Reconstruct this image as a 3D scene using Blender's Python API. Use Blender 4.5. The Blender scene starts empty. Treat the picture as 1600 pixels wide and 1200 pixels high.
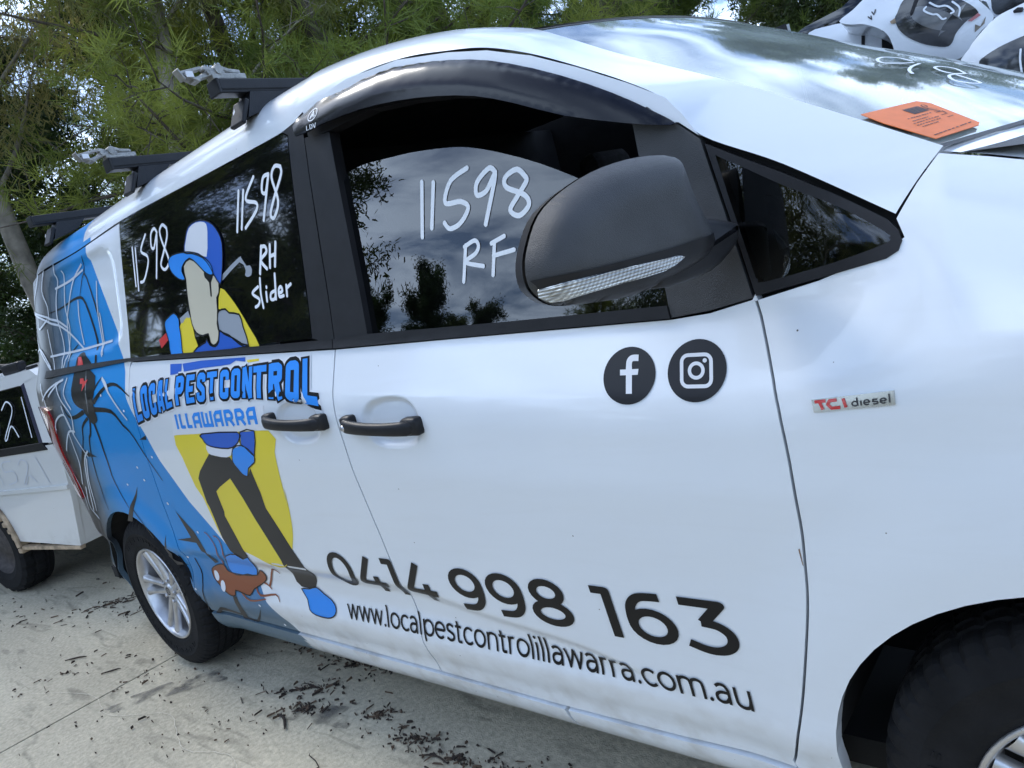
import bpy, bmesh, math, random
from mathutils import Vector, Matrix
from mathutils.geometry import delaunay_2d_cdt
random.seed(7)
D=bpy.data; SC=bpy.context.scene; COL=SC.collection
# ------------------------------------------------------------------ camera, sky, sun, exposure
CAM=(0.0823,-1.0744,1.3721)
RGT=Vector((0.74014566,0.62036076,-0.2594936)); DWN=Vector((-0.07703811,-0.30512789,-0.94919023)); FWD=Vector((-0.66801911,0.72252993,-0.17804766))
cam=D.cameras.new('camera'); cam.sensor_width=36; cam.lens=1160.56/1600*36; cam.clip_start=.02; cam.clip_end=400
camo=D.objects.new('camera',cam); COL.objects.link(camo)
m=Matrix((RGT,-DWN,-FWD)).transposed().to_4x4(); m.translation=Vector(CAM); camo.matrix_world=m
SC.camera=camo
SUN_EL,SUN_AZ=math.radians(50),math.radians(178)      # azimuth measured from +x towards +y
w=D.worlds.new('World'); SC.world=w; w.use_nodes=True
nt=w.node_tree; nt.nodes.clear(); N=nt.nodes.new; L=nt.links.new
out=N('ShaderNodeOutputWorld'); bg=N('ShaderNodeBackground'); sky=N('ShaderNodeTexSky'); sky.sky_type='NISHITA'; sky.sun_disc=False
sky.sun_elevation=SUN_EL; sky.sun_rotation=math.pi/2-SUN_AZ; sky.dust_density=1.5
tc=N('ShaderNodeTexCoord'); sep=N('ShaderNodeSeparateXYZ'); L(tc.outputs['Generated'],sep.inputs[0])
mx=N('ShaderNodeMath'); mx.operation='MAXIMUM'; mx.inputs[1].default_value=0.05; L(sep.outputs[2],mx.inputs[0])
dv=N('ShaderNodeVectorMath'); dv.operation='DIVIDE'; cmb=N('ShaderNodeCombineXYZ')
for i in range(3): L(mx.outputs[0],cmb.inputs[i])
L(tc.outputs['Generated'],dv.inputs[0]); L(cmb.outputs[0],dv.inputs[1])
no=N('ShaderNodeTexNoise'); no.inputs['Scale'].default_value=1.5; no.inputs['Detail'].default_value=7; no.inputs['Roughness'].default_value=.55; no.inputs['Distortion'].default_value=.35
L(dv.outputs[0],no.inputs['Vector'])
rp=N('ShaderNodeValToRGB'); rp.color_ramp.elements[0].position=.43; rp.color_ramp.elements[1].position=.63; L(no.outputs[0],rp.inputs[0])
mix=N('ShaderNodeMix'); mix.data_type='RGBA'; mix.inputs[7].default_value=(7.2,9.0,11.8,1); L(rp.outputs[0],mix.inputs[0]); sk=N('ShaderNodeVectorMath'); sk.operation='MULTIPLY'; sk.inputs[1].default_value=(.55,.64,.80); L(sky.outputs[0],sk.inputs[0]); L(sk.outputs[0],mix.inputs[6])
L(mix.outputs[2],bg.inputs[0]); bg.inputs[1].default_value=.13; L(bg.outputs[0],out.inputs[0])
sun=D.lights.new('sun','SUN'); sun.energy=.8; sun.angle=math.radians(12); sun.color=(1,.95,.87)
suno=D.objects.new('sun',sun); COL.objects.link(suno)
sd=Vector((math.cos(SUN_EL)*math.cos(SUN_AZ),math.cos(SUN_EL)*math.sin(SUN_AZ),math.sin(SUN_EL)))
suno.rotation_euler=sd.to_track_quat('Z','Y').to_euler(); suno.location=(0,5,12)
vs=SC.view_settings; vs.view_transform='Standard'; vs.look='None'; vs.gamma=1; vs.exposure=1.16; vs.use_curve_mapping=False
SC.cycles.use_adaptive_sampling=True; SC.cycles.adaptive_threshold=.02; SC.cycles.max_bounces=4; SC.cycles.diffuse_bounces=2; SC.cycles.glossy_bounces=3; SC.cycles.transparent_max_bounces=8
# ------------------------------------------------------------------ materials
def nodes(name):
    m=D.materials.new(name); m.use_nodes=True; t=m.node_tree; return m,t,t.nodes['Principled BSDF']
def mat(name,col,rough=.5,metal=0,coat=0,spec=.5,emit=None,noise=None,bump=None,alpha=1):
    """noise=(scale,amount): mottled colour; bump=(scale,strength)"""
    m,t,b=nodes(name); b.inputs['Base Color'].default_value=(*col,1); b.inputs['Roughness'].default_value=rough
    b.inputs['Metallic'].default_value=metal; b.inputs['Coat Weight'].default_value=coat; b.inputs['Coat Roughness'].default_value=.04
    b.inputs['Specular IOR Level'].default_value=spec
    if noise or bump:
        tc=t.nodes.new('ShaderNodeTexCoord')
    if noise:
        n=t.nodes.new('ShaderNodeTexNoise'); n.inputs['Scale'].default_value=noise[0]; n.inputs['Detail'].default_value=5; t.links.new(tc.outputs['Object'],n.inputs['Vector'])
        r=t.nodes.new('ShaderNodeMapRange'); r.inputs[1].default_value=.3; r.inputs[2].default_value=.7; r.inputs[3].default_value=1-noise[1]; r.inputs[4].default_value=1+noise[1]; t.links.new(n.outputs[0],r.inputs[0])
        v=t.nodes.new('ShaderNodeVectorMath'); v.operation='SCALE'; v.inputs[0].default_value=col; t.links.new(r.outputs[0],v.inputs['Scale']); t.links.new(v.outputs[0],b.inputs['Base Color'])
    if bump:
        n=t.nodes.new('ShaderNodeTexNoise'); n.inputs['Scale'].default_value=bump[0]; n.inputs['Detail'].default_value=3; t.links.new(tc.outputs['Object'],n.inputs['Vector'])
        q=t.nodes.new('ShaderNodeBump'); q.inputs['Strength'].default_value=bump[1]; q.inputs['Distance'].default_value=.01; t.links.new(n.outputs[0],q.inputs['Height']); t.links.new(q.outputs[0],b.inputs['Normal'])
    return m
def paint(name,col):
    """car paint with faint dust, wipe marks and specks"""
    m,t,b=nodes(name); N=t.nodes.new; L=t.links.new
    b.inputs['Roughness'].default_value=.32; b.inputs['Coat Weight'].default_value=.8; b.inputs['Coat Roughness'].default_value=.06
    tc=N('ShaderNodeTexCoord'); mp=N('ShaderNodeMapping'); mp.inputs['Scale'].default_value=(1.2,1,9); L(tc.outputs['Object'],mp.inputs[0])
    n=N('ShaderNodeTexNoise'); n.inputs['Scale'].default_value=3; n.inputs['Detail'].default_value=6; n.inputs['Roughness'].default_value=.6; n.inputs['Distortion'].default_value=.6; L(mp.outputs[0],n.inputs['Vector'])
    r=N('ShaderNodeMapRange'); r.inputs[1].default_value=.42; r.inputs[2].default_value=.75; r.inputs[3].default_value=.04; r.inputs[4].default_value=.09; L(n.outputs[0],r.inputs[0]); L(r.outputs[0],b.inputs['Coat Roughness'])
    c=N('ShaderNodeMix'); c.data_type='RGBA'; c.inputs[6].default_value=(*col,1); c.inputs[7].default_value=(col[0]*.965,col[1]*.96,col[2]*.95,1)
    r2=N('ShaderNodeMapRange'); r2.inputs[4].default_value=.7; r2.inputs[1].default_value=.5; r2.inputs[2].default_value=.8; L(n.outputs[0],r2.inputs[0]); L(r2.outputs[0],c.inputs[0])
    v=N('ShaderNodeTexVoronoi'); v.inputs['Scale'].default_value=22; L(tc.outputs['Object'],v.inputs['Vector'])
    lt=N('ShaderNodeMath'); lt.operation='LESS_THAN'; lt.inputs[1].default_value=.035; L(v.outputs['Distance'],lt.inputs[0])
    n3=N('ShaderNodeTexNoise'); n3.inputs['Scale'].default_value=4; L(tc.outputs['Object'],n3.inputs['Vector'])
    g3=N('ShaderNodeMath'); g3.operation='GREATER_THAN'; g3.inputs[1].default_value=.56; L(n3.outputs[0],g3.inputs[0])
    mu=N('ShaderNodeMath'); mu.operation='MULTIPLY'; L(lt.outputs[0],mu.inputs[0]); L(g3.outputs[0],mu.inputs[1])
    sz=N('ShaderNodeSeparateXYZ'); L(tc.outputs['Object'],sz.inputs[0]); gz=N('ShaderNodeMapRange'); gz.inputs[1].default_value=.48; gz.inputs[2].default_value=.26; L(sz.outputs[2],gz.inputs[0])
    n5=N('ShaderNodeTexNoise'); n5.inputs['Scale'].default_value=14; n5.inputs['Detail'].default_value=8; L(tc.outputs['Object'],n5.inputs['Vector']); g5=N('ShaderNodeMapRange'); g5.inputs[1].default_value=.45; g5.inputs[2].default_value=.75; g5.inputs[4].default_value=.6; L(n5.outputs[0],g5.inputs[0])
    m5=N('ShaderNodeMath'); m5.operation='MULTIPLY'; L(gz.outputs[0],m5.inputs[0]); L(g5.outputs[0],m5.inputs[1]); c5=N('ShaderNodeMix'); c5.data_type='RGBA'; c5.inputs[7].default_value=(.34,.30,.24,1); L(m5.outputs[0],c5.inputs[0]); L(c.outputs[2],c5.inputs[6]); c=c5
    c2=N('ShaderNodeMix'); c2.data_type='RGBA'; c2.inputs[7].default_value=(.12,.11,.1,1); L(mu.outputs[0],c2.inputs[0]); L(c.outputs[2],c2.inputs[6]); L(c2.outputs[2],b.inputs['Base Color'])
    return m
M={}
M['white']=paint('white_paint',(.765,.80,.835))
M['dull_white']=paint('old_white_paint',(.74,.74,.72))
M['black_trim']=mat('black_trim',(.012,.012,.014),.45,spec=.3,noise=(30,.2),bump=(900,.05))
M['gloss_black']=mat('gloss_black',(.008,.008,.010),.06,coat=1)
M['visor']=mat('smoked_acrylic',(.004,.004,.006),.18,coat=.08,spec=.3)
M['black_grain']=mat('black_grained_plastic',(.035,.036,.038),.48,noise=(14,.25),bump=(700,.25))
M['dark']=mat('dark_void',(.006,.006,.006),.9)
M['inner']=mat('interior_trim',(.03,.03,.033),.8,noise=(20,.2))
M['seat']=mat('seat_cloth',(.04,.04,.045),.9,noise=(60,.3))
M['rubber']=mat('tyre_rubber',(.012,.012,.013),.8,spec=.2,noise=(12,.35),bump=(90,.2))
M['alloy']=mat('silver_alloy',(.55,.55,.56),.32,metal=.85,noise=(25,.12))
M['alu']=mat('cast_aluminium',(.30,.30,.29),.5,metal=.5,noise=(40,.3),bump=(120,.3))
M['steel_black']=mat('black_coated_steel',(.012,.013,.016),.4,spec=.3,noise=(20,.2),bump=(300,.1))
M['brake']=mat('brake_drum',(.06,.05,.045),.7,noise=(30,.4))
M['red_lens']=mat('red_lens',(.35,.01,.012),.08,coat=1)
def lensmat():
    m,t,b=nodes('ribbed_clear_lens'); b.inputs['Roughness'].default_value=.12; b.inputs['Metallic'].default_value=.6; b.inputs['Coat Weight'].default_value=1
    tc=t.nodes.new('ShaderNodeTexCoord'); wv=t.nodes.new('ShaderNodeTexWave'); wv.inputs['Scale'].default_value=55; wv.bands_direction='Y'; t.links.new(tc.outputs['Object'],wv.inputs['Vector'])
    r=t.nodes.new('ShaderNodeValToRGB'); r.color_ramp.elements[0].color=(.38,.38,.36,1); r.color_ramp.elements[1].color=(.70,.70,.66,1); t.links.new(wv.outputs[0],r.inputs[0]); t.links.new(r.outputs[0],b.inputs['Base Color'])
    w2=t.nodes.new('ShaderNodeTexWave'); w2.inputs['Scale'].default_value=70; w2.bands_direction='Z'; t.links.new(tc.outputs['Object'],w2.inputs['Vector']); q=t.nodes.new('ShaderNodeBump'); q.inputs['Strength'].default_value=.8; q.inputs['Distance'].default_value=.004; t.links.new(w2.outputs[0],q.inputs['Height']); t.links.new(q.outputs[0],b.inputs['Normal']); return m
M['clear_lens']=lensmat()
M['rust']=mat('rusty_tan',(.40,.30,.20),.8,noise=(18,.5))
def deck(name,col,rough=.30): return mat(name,col,rough,coat=.08,spec=.2)
M['d_black']=deck('print_black',(.008,.008,.009)); M['d_grey']=deck('print_charcoal',(.018,.018,.02)); M['d_blue']=deck('print_bright_blue',(.035,.27,.80))
M['d_blue2']=deck('print_royal_blue',(.03,.12,.52)); M['d_white']=deck('print_white',(.72,.74,.78)); M['d_yel']=deck('print_yellow',(.78,.63,.05))
M['d_skin']=deck('print_skin',(.60,.55,.42)); M['d_lgrey']=deck('print_grey',(.33,.36,.40)); M['d_red']=deck('print_red',(.60,.05,.05)); M['d_brown']=deck('print_brown',(.26,.075,.03)); M['d_web']=deck('print_web_white',(.55,.60,.66))
M['d_hi0']=deck('print_dark_highlight',(.06,.065,.07)); M['d_hi1']=deck('print_grey_highlight',(.20,.21,.22))
M['chalk']=mat('white_paint_marker',(.80,.83,.86),.6)
M['orange']=mat('orange_card',(.78,.19,.05),.6,noise=(40,.06)); M['ink']=mat('ink',(.03,.03,.035),.6); M['badge']=mat('badge_silver',(.62,.62,.58),.2,metal=.7); M['badge_red']=mat('badge_red',(.55,.02,.02),.2,coat=1)
def glass(name,tint,rough=.0,mixf=.0):
    """thin glazing: clear or tinted transmission, mirror reflection by Fresnel, plus a diffuse film of dust and painted-in pale sky reflection"""
    m=D.materials.new(name); m.use_nodes=True; t=m.node_tree; t.nodes.clear(); N=t.nodes.new; L=t.links.new
    o=N('ShaderNodeOutputMaterial'); tr=N('ShaderNodeBsdfTransparent'); tr.inputs[0].default_value=(*tint,1); gl=N('ShaderNodeBsdfGlossy'); gl.inputs['Roughness'].default_value=rough
    fr=N('ShaderNodeFresnel'); fr.inputs[0].default_value=1.52; mu=N('ShaderNodeMath'); mu.operation='MULTIPLY'; mu.inputs[1].default_value=2.1; mu.use_clamp=True; L(fr.outputs[0],mu.inputs[0])
    mx=N('ShaderNodeMixShader'); L(mu.outputs[0],mx.inputs[0]); L(tr.outputs[0],mx.inputs[1]); L(gl.outputs[0],mx.inputs[2])
    if mixf:
        tc=N('ShaderNodeTexCoord'); n=N('ShaderNodeTexNoise'); n.inputs['Scale'].default_value=5; n.inputs['Detail'].default_value=8; L(tc.outputs['Object'],n.inputs['Vector'])
        r=N('ShaderNodeMapRange'); r.inputs[1].default_value=.4; r.inputs[2].default_value=.8; r.inputs[3].default_value=mixf*.4; r.inputs[4].default_value=mixf; L(n.outputs[0],r.inputs[0])
        df=N('ShaderNodeBsdfDiffuse'); df.inputs[0].default_value=(.46,.54,.51,1); m2=N('ShaderNodeMixShader'); L(r.outputs[0],m2.inputs[0]); L(mx.outputs[0],m2.inputs[1]); L(df.outputs[0],m2.inputs[2]); L(m2.outputs[0],o.inputs[0])  # film colour carries dust and the pale grey-green sky reflection
    else: L(mx.outputs[0],o.inputs[0])
    return m
M['glass']=glass('tinted_door_glass',(.22,.24,.24)); M['qglass']=glass('quarter_glass',(.45,.48,.46)); M['wscreen']=glass('windscreen_glass',(.70,.78,.72),.05,.48)
M['privacy']=mat('privacy_glass',(.004,.004,.005),.02,coat=1)
def wrapmat():
    m,t,b=nodes('printed_wrap'); N=t.nodes.new; L=t.links.new; b.inputs['Roughness'].default_value=.3; b.inputs['Coat Weight'].default_value=.04; b.inputs['Specular IOR Level'].default_value=.2
    tc=N('ShaderNodeTexCoord'); s=N('ShaderNodeSeparateXYZ'); L(tc.outputs['Object'],s.inputs[0])
    n=N('ShaderNodeTexNoise'); n.inputs['Scale'].default_value=3; n.inputs['Detail'].default_value=3; L(tc.outputs['Object'],n.inputs['Vector'])
    a=N('ShaderNodeMath'); a.operation='MULTIPLY_ADD'; a.inputs[1].default_value=.12; L(n.outputs[0],a.inputs[0]); L(s.outputs[0],a.inputs[2])
    mr=N('ShaderNodeMapRange'); mr.inputs[1].default_value=-3.65; mr.inputs[2].default_value=-2.75; L(a.outputs[0],mr.inputs[0])
    r=N('ShaderNodeValToRGB'); e=r.color_ramp.elements; e[0].position=0; e[0].color=(.022,.022,.025,1); e[1].position=1; e[1].color=(.012,.24,.60,1)
    for p,c in ((.20,(.022,.022,.026,1)),(.34,(.08,.12,.16,1)),(.48,(.03,.21,.44,1)),(.64,(.010,.25,.64,1))): q=e.new(p); q.color=c
    L(mr.outputs[0],r.inputs[0])
    mz=N('ShaderNodeMapRange'); mz.inputs[1].default_value=.62; mz.inputs[2].default_value=.34; L(s.outputs[2],mz.inputs[0])
    c=N('ShaderNodeMix'); c.data_type='RGBA'; c.inputs[7].default_value=(.10,.155,.20,1); L(mz.outputs[0],c.inputs[0]); L(r.outputs[0],c.inputs[6]); L(c.outputs[2],b.inputs['Base Color'])
    return m
M['wrap']=wrapmat()
# ------------------------------------------------------------------ shape of the van side (metres: x forward, z up, y inwards)
def herm(pts):
    xs=[p[0] for p in pts]; ys=[p[1] for p in pts]; n=len(xs)
    d=[(ys[i+1]-ys[i])/(xs[i+1]-xs[i]) for i in range(n-1)]
    m=[d[0]]+[0.0 if d[i-1]*d[i]<=0 else 2*d[i-1]*d[i]/(d[i-1]+d[i]) for i in range(1,n-1)]+[d[-1]]
    def f(x):
        if x<=xs[0]: return ys[0]+m[0]*(x-xs[0])
        if x>=xs[-1]: return ys[-1]+m[-1]*(x-xs[-1])
        lo,hi=0,n-1
        while hi-lo>1:
            k=(lo+hi)//2
            if xs[k]<=x: lo=k
            else: hi=k
        h=xs[hi]-xs[lo]; t=(x-xs[lo])/h
        return ((1+2*t)*(1-t)**2*ys[lo]+t*(1-t)**2*h*m[lo]+t*t*(3-2*t)*ys[hi]+t*t*(t-1)*h*m[hi])
    return f
def sstep(a,b,x):
    t=min(1,max(0,(x-a)/(b-a))); return t*t*(3-2*t)
_zc=herm([(-4.4,1.355),(-1.49,1.134),(-.7,1.074),(-.42,1.055),(-.2,1.085),(-.05,1.112),(.3,1.13),(1,1.1)])
_LOW2=herm([(.18,.16),(.21,.10),(.24,.07),(.27,.052),(.30,.044),(.34,.036),(.38,.022),(.42,.014),(.46,.0125),(.6,-.001),(.72,-.011),(.85,-.024),(.96,-.033),(1.06,-.033),(1.10,-.029),(1.134,-.021)])
_zr=herm([(-4.2,.6),(-1.9,.603),(-1.5,.600),(-1.2,.553),(-.92,.512),(-.7,.455),(-.5,.44)])
_UP=herm([(0,.031),(.2,.056),(.414,.080),(.837,.130),(1,.157)])
_TOP=herm([(1.86,.157),(1.88,.178),(1.895,.20),(1.915,.25),(1.93,.33),(1.94,.45)])
_FEN=herm([(-.30,-.050),(-.20,-.008),(-.145,.016),(-.10,.034),(-.07,.047),(-.04,.066),(-.015,.088),(0,.106)])
def S0(x,z):
    zc=_zc(x)
    if z<zc:
        zz=z if z<.6 else .6+(z-.6)*.534/(zc-.6)
        y=_LOW2(zz)
        if x<-.6:
            zr=_zr(x); q=(zr-z)/max(.02,zr-.42)
            if 0<q<1: y+=.019*min(1,(zr-.42)/.17)*sstep(-.62,-.95,x)*sstep(0,.28,q)*(1-sstep(.5,1,q))
    else:
        zb=zc+.112
        if z<zb: y=-.021+.052*(z-zc)/.112
        elif z<1.86: y=_UP((z-zb)/(1.86-zb))
        else: y=_TOP(z)
        b=sstep(-.30,-.12,x)
        if b>0:
            zt=1.345-.4*max(0,x+.13)
            h=min(z-zt,0); yf=_FEN(h) if h>-.145 else -.021+.037*(z-zc)/max(.02,(zt-.145-zc))
            y=(1-b)*y+b*yf
    if x<-3.4: y+=.25*((-3.4-x)/.8)**2.5
    if x>.1: y+=.15*((x-.1)/.8)**2
    r=math.hypot(x,z-.36); y-=.016*sstep(.62,.44,r)
    r=math.hypot(x+3.198,z-.36); y-=.012*sstep(.52,.41,r)
    return y
DENTS=[]   # (x,z,rx,rz,depth)
def S(x,z):
    y=(S0(x,z-.006)+S0(x,z+.006)+S0(x,z)*2)/4
    for (dx,dz,rx,rz,d,e,k) in DENTS:
        if abs(x-dx)<rx and abs(z-dz)<rz:
            q=(abs(x-dx)/rx)**e+(abs(z-dz)/rz)**e
            if q<1: y+=d*sstep(1,k,q)
    return y
def SN(x,z):
    e=.003
    a=(S(x+e,z)-S(x-e,z))/(2*e); b=(S(x,z+e)-S(x,z-e))/(2*e)
    l=math.sqrt(a*a+b*b+1); return (a/l,-1/l,b/l)

# windscreen: near edge (x,y,z) from cowl to header, mirrored across the van's middle (y=.99)
_WE=[(-.129,.105,1.348),(-.241,.135,1.418),(-.342,.16,1.482),(-.462,.19,1.553),(-.596,.215,1.630),(-.732,.24,1.715),(-.845,.265,1.780)]
_wx,_wy,_wz=[herm([(i/6,p[k]) for i,p in enumerate(_WE)]) for k in range(3)]
WB0,WB1=.165,.09
def W(s,t):
    e=1-abs(2*s-1)**2.3
    y0=_wy(t); return (_wx(t)+(WB0+(WB1-WB0)*t)*e, y0+(1.98-2*y0)*s, _wz(t)+.02*e*t)
# ------------------------------------------------------------------ helpers
def obj(name,me,parent=None):
    o=D.objects.new(name,me); COL.objects.link(o)
    if parent is not None: o.parent=parent
    return o
def empty(name,loc=(0,0,0),rz=0):
    o=D.objects.new(name,None); COL.objects.link(o); o.location=loc; o.rotation_euler=(0,0,rz); o.empty_display_size=.2; return o
def tag(o,label=None,cat=None,group=None,kind=None):
    for k,v in (('label',label),('category',cat),('group',group),('kind',kind)):
        if v: o[k]=v
    return o
def mesh(name,vs,fs,mt,parent=None,smooth=False,mi=None):
    me=D.meshes.new(name); me.from_pydata([tuple(v) for v in vs],[],[tuple(f) for f in fs])
    for q in (mt if isinstance(mt,(list,tuple)) else [mt]): me.materials.append(M[q] if isinstance(q,str) else q)
    if mi: me.polygons.foreach_set('material_index',mi)
    if smooth: me.polygons.foreach_set('use_smooth',[True]*len(me.polygons))
    me.update(); return obj(name,me,parent)
class MB:
    """collects boxes, tubes and lathes into one mesh"""
    def __init__(s): s.v=[]; s.f=[]
    def add(s,vs,fs):
        n=len(s.v); s.v+=[Vector(v) for v in vs]; s.f+=[tuple(i+n for i in f) for f in fs]; return s
    def box(s,c,h,rot=None,bev=.0):
        sx,sy,sz=h; vs=[Vector((x,y,z)) for x in (-sx,sx) for y in (-sy,sy) for z in (-sz,sz)]
        fs=[(0,1,3,2),(4,6,7,5),(0,4,5,1),(2,3,7,6),(0,2,6,4),(1,5,7,3)]
        if bev>0:
            b=bmesh.new(); bv=[b.verts.new(v) for v in vs]; [b.faces.new([bv[i] for i in f]) for f in fs]
            bmesh.ops.bevel(b,geom=list(b.edges),offset=bev,segments=2,profile=.5,affect='EDGES'); b.verts.index_update()
            vs=[v.co.copy() for v in b.verts]; fs=[[v.index for v in f.verts] for f in b.faces]; b.free()
        if rot is not None: vs=[rot@v for v in vs]
        c=Vector(c); return s.add([v+c for v in vs],fs)
    def tube(s,pts,rad,n=8,cap=True):
        pts=[Vector(p) for p in pts]; rad=rad if isinstance(rad,(list,tuple)) else [rad]*len(pts); rings=[]; up=Vector((.31,.17,.93))
        for i,p in enumerate(pts):
            d=(pts[min(i+1,len(pts)-1)]-pts[max(i-1,0)]).normalized(); a=d.cross(up)
            if a.length<1e-4: a=d.cross(Vector((1,0,0)))
            a.normalize(); b=d.cross(a); rings.append([p+(a*math.cos(2*math.pi*k/n)+b*math.sin(2*math.pi*k/n))*rad[i] for k in range(n)])
        vs=[v for r in rings for v in r]; fs=[(i*n+k,i*n+(k+1)%n,(i+1)*n+(k+1)%n,(i+1)*n+k) for i in range(len(pts)-1) for k in range(n)]
        if cap: fs+=[tuple(range(n))[::-1],tuple((len(pts)-1)*n+k for k in range(n))]
        return s.add(vs,fs)
    def lathe(s,prof,n=48,off=(0,0,0),closed=False,mod=None):
        """profile of (radius, y) turned about the y axis"""
        vs=[];k=len(prof)
        for i in range(n):
            a=2*math.pi*i/n
            for j,(r,y) in enumerate(prof):
                if mod: r,y=mod(i,j,r,y)
                vs.append((off[0]+r*math.cos(a),off[1]+y,off[2]+r*math.sin(a)))
        fs=[(i*k+j,i*k+j+1,((i+1)%n)*k+j+1,((i+1)%n)*k+j) for i in range(n) for j in range(k-1)]
        return s.add(vs,fs)
    def build(s,name,mt,parent=None,smooth=False): return mesh(name,s.v,s.f,mt,parent,smooth)
def densify(p,step,closed=True):
    o=[]; n=len(p)
    for i in range(n if closed else n-1):
        a,b=p[i],p[(i+1)%n]; k=max(1,int(math.hypot(b[0]-a[0],b[1]-a[1])/step+.5))
        o+=[(a[0]+(b[0]-a[0])*j/k,a[1]+(b[1]-a[1])*j/k) for j in range(k)]
    if not closed: o.append(tuple(p[-1]))
    return o
def spline(p,k=6,closed=False):
    """Catmull-Rom through the points"""
    n=len(p); o=[]
    for i in range(n if closed else n-1):
        g=lambda j:p[j%n] if closed else p[min(max(j,0),n-1)]
        a,b,c,d=g(i-1),g(i),g(i+1),g(i+2)
        for q in range(k):
            t=q/k; o.append(tuple(.5*((2*b[x])+(c[x]-a[x])*t+(2*a[x]-5*b[x]+4*c[x]-d[x])*t*t+(3*b[x]-a[x]-3*c[x]+d[x])*t**3) for x in range(len(b))))
    if not closed: o.append(tuple(p[-1]))
    return o
def area(p): return sum(p[i][0]*p[(i+1)%len(p)][1]-p[(i+1)%len(p)][0]*p[i][1] for i in range(len(p)))/2
def inset(p,d):
    """move a closed outline inwards by d"""
    if area(p)<0: p=p[::-1]
    o=[];n=len(p)
    for i in range(n):
        a,b,c=Vector(p[i-1]),Vector(p[i]),Vector(p[(i+1)%n]); u=(b-a);v=(c-b)
        if u.length<1e-9 or v.length<1e-9: continue
        u.normalize();v.normalize(); n1=Vector((-u.y,u.x));n2=Vector((-v.y,v.x)); k=n1+n2
        if k.length<1e-6: o.append(tuple(b)); continue
        k.normalize(); s=d/max(.4,k.dot(n1)); o.append((b.x+k.x*s,b.y+k.y*s))
    return o
def cdt(polys,step,lines=(),extra=()):
    """triangulate the union of closed outlines, with a grid of inner points"""
    vs=[];es=[];fs=[]
    for p in polys:
        if area(p)<0: p=p[::-1]
        n=len(vs); vs+=[Vector(q) for q in p]; fs.append(list(range(n,n+len(p))))
    for l in lines:
        n=len(vs); vs+=[Vector(q) for q in l]; es+=[(n+i,n+i+1) for i in range(len(l)-1)]
    if step:
        x0=min(v.x for v in vs);x1=max(v.x for v in vs);y0=min(v.y for v in vs);y1=max(v.y for v in vs); nx=int((x1-x0)/step);ny=int((y1-y0)/step)
        for i in range(1,nx+1):
            for j in range(1,ny+1):
                vs.append(Vector((x0+i*(x1-x0)/(nx+1),y0+j*(y1-y0)/(ny+1))))
    for q in extra: vs.append(Vector(q))
    r=delaunay_2d_cdt(vs,es,fs,0,1e-6)
    v2=[(q.x,q.y) for q in r[0]]; cs=.03; cell={}
    pb=[(min(q[0] for q in p),max(q[0] for q in p),min(q[1] for q in p),max(q[1] for q in p)) for p in polys]
    big=[i for i,k in enumerate(pb) if (k[1]-k[0])*(k[3]-k[2])>.02]; small=set(range(len(polys)))-set(big)
    for i in small:
        k=pb[i]
        for X in range(int(k[0]//cs),int(k[1]//cs)+1):
            for Y in range(int(k[2]//cs),int(k[3]//cs)+1): cell.setdefault((X,Y),[]).append(i)
    def pip(x,y,p):
        c=False; j=len(p)-1
        for i in range(len(p)):
            if (p[i][1]>y)!=(p[j][1]>y) and x<(p[j][0]-p[i][0])*(y-p[i][1])/(p[j][1]-p[i][1])+p[i][0]: c=not c
            j=i
        return c
    def inside(x,y):
        for i in cell.get((int(x//cs),int(y//cs)),())  if small else ():
            k=pb[i]
            if k[0]<=x<=k[1] and k[2]<=y<=k[3] and pip(x,y,polys[i]): return True
        return any(pb[i][0]<=x<=pb[i][1] and pb[i][2]<=y<=pb[i][3] and pip(x,y,polys[i]) for i in big)
    tri=[]
    for t in r[2]:
        t=list(t); A_=area([v2[i] for i in t])
        if abs(A_)<1e-11: continue
        if inside(sum(v2[i][0] for i in t)/3,sum(v2[i][1] for i in t)/3): tri.append(t if A_>0 else t[::-1])
    used=sorted({i for t in tri for i in t}); mp={o:i for i,o in enumerate(used)}
    return [v2[i] for i in used],[[mp[i] for i in t] for t in tri]
class Side:
    pt=staticmethod(lambda a,b:Vector((a,S(a,b),b))); nrm=staticmethod(lambda a,b:Vector(SN(a,b)))
class Screen:
    pt=staticmethod(lambda a,b:Vector(W(a,b)))
    @staticmethod
    def nrm(a,b):
        e=.01; a=min(max(a,e),1-e);b=min(max(b,e),1-e)
        return (Vector(W(a+e,b))-Vector(W(a-e,b))).cross(Vector(W(a,b+e))-Vector(W(a,b-e))).normalized()
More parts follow.
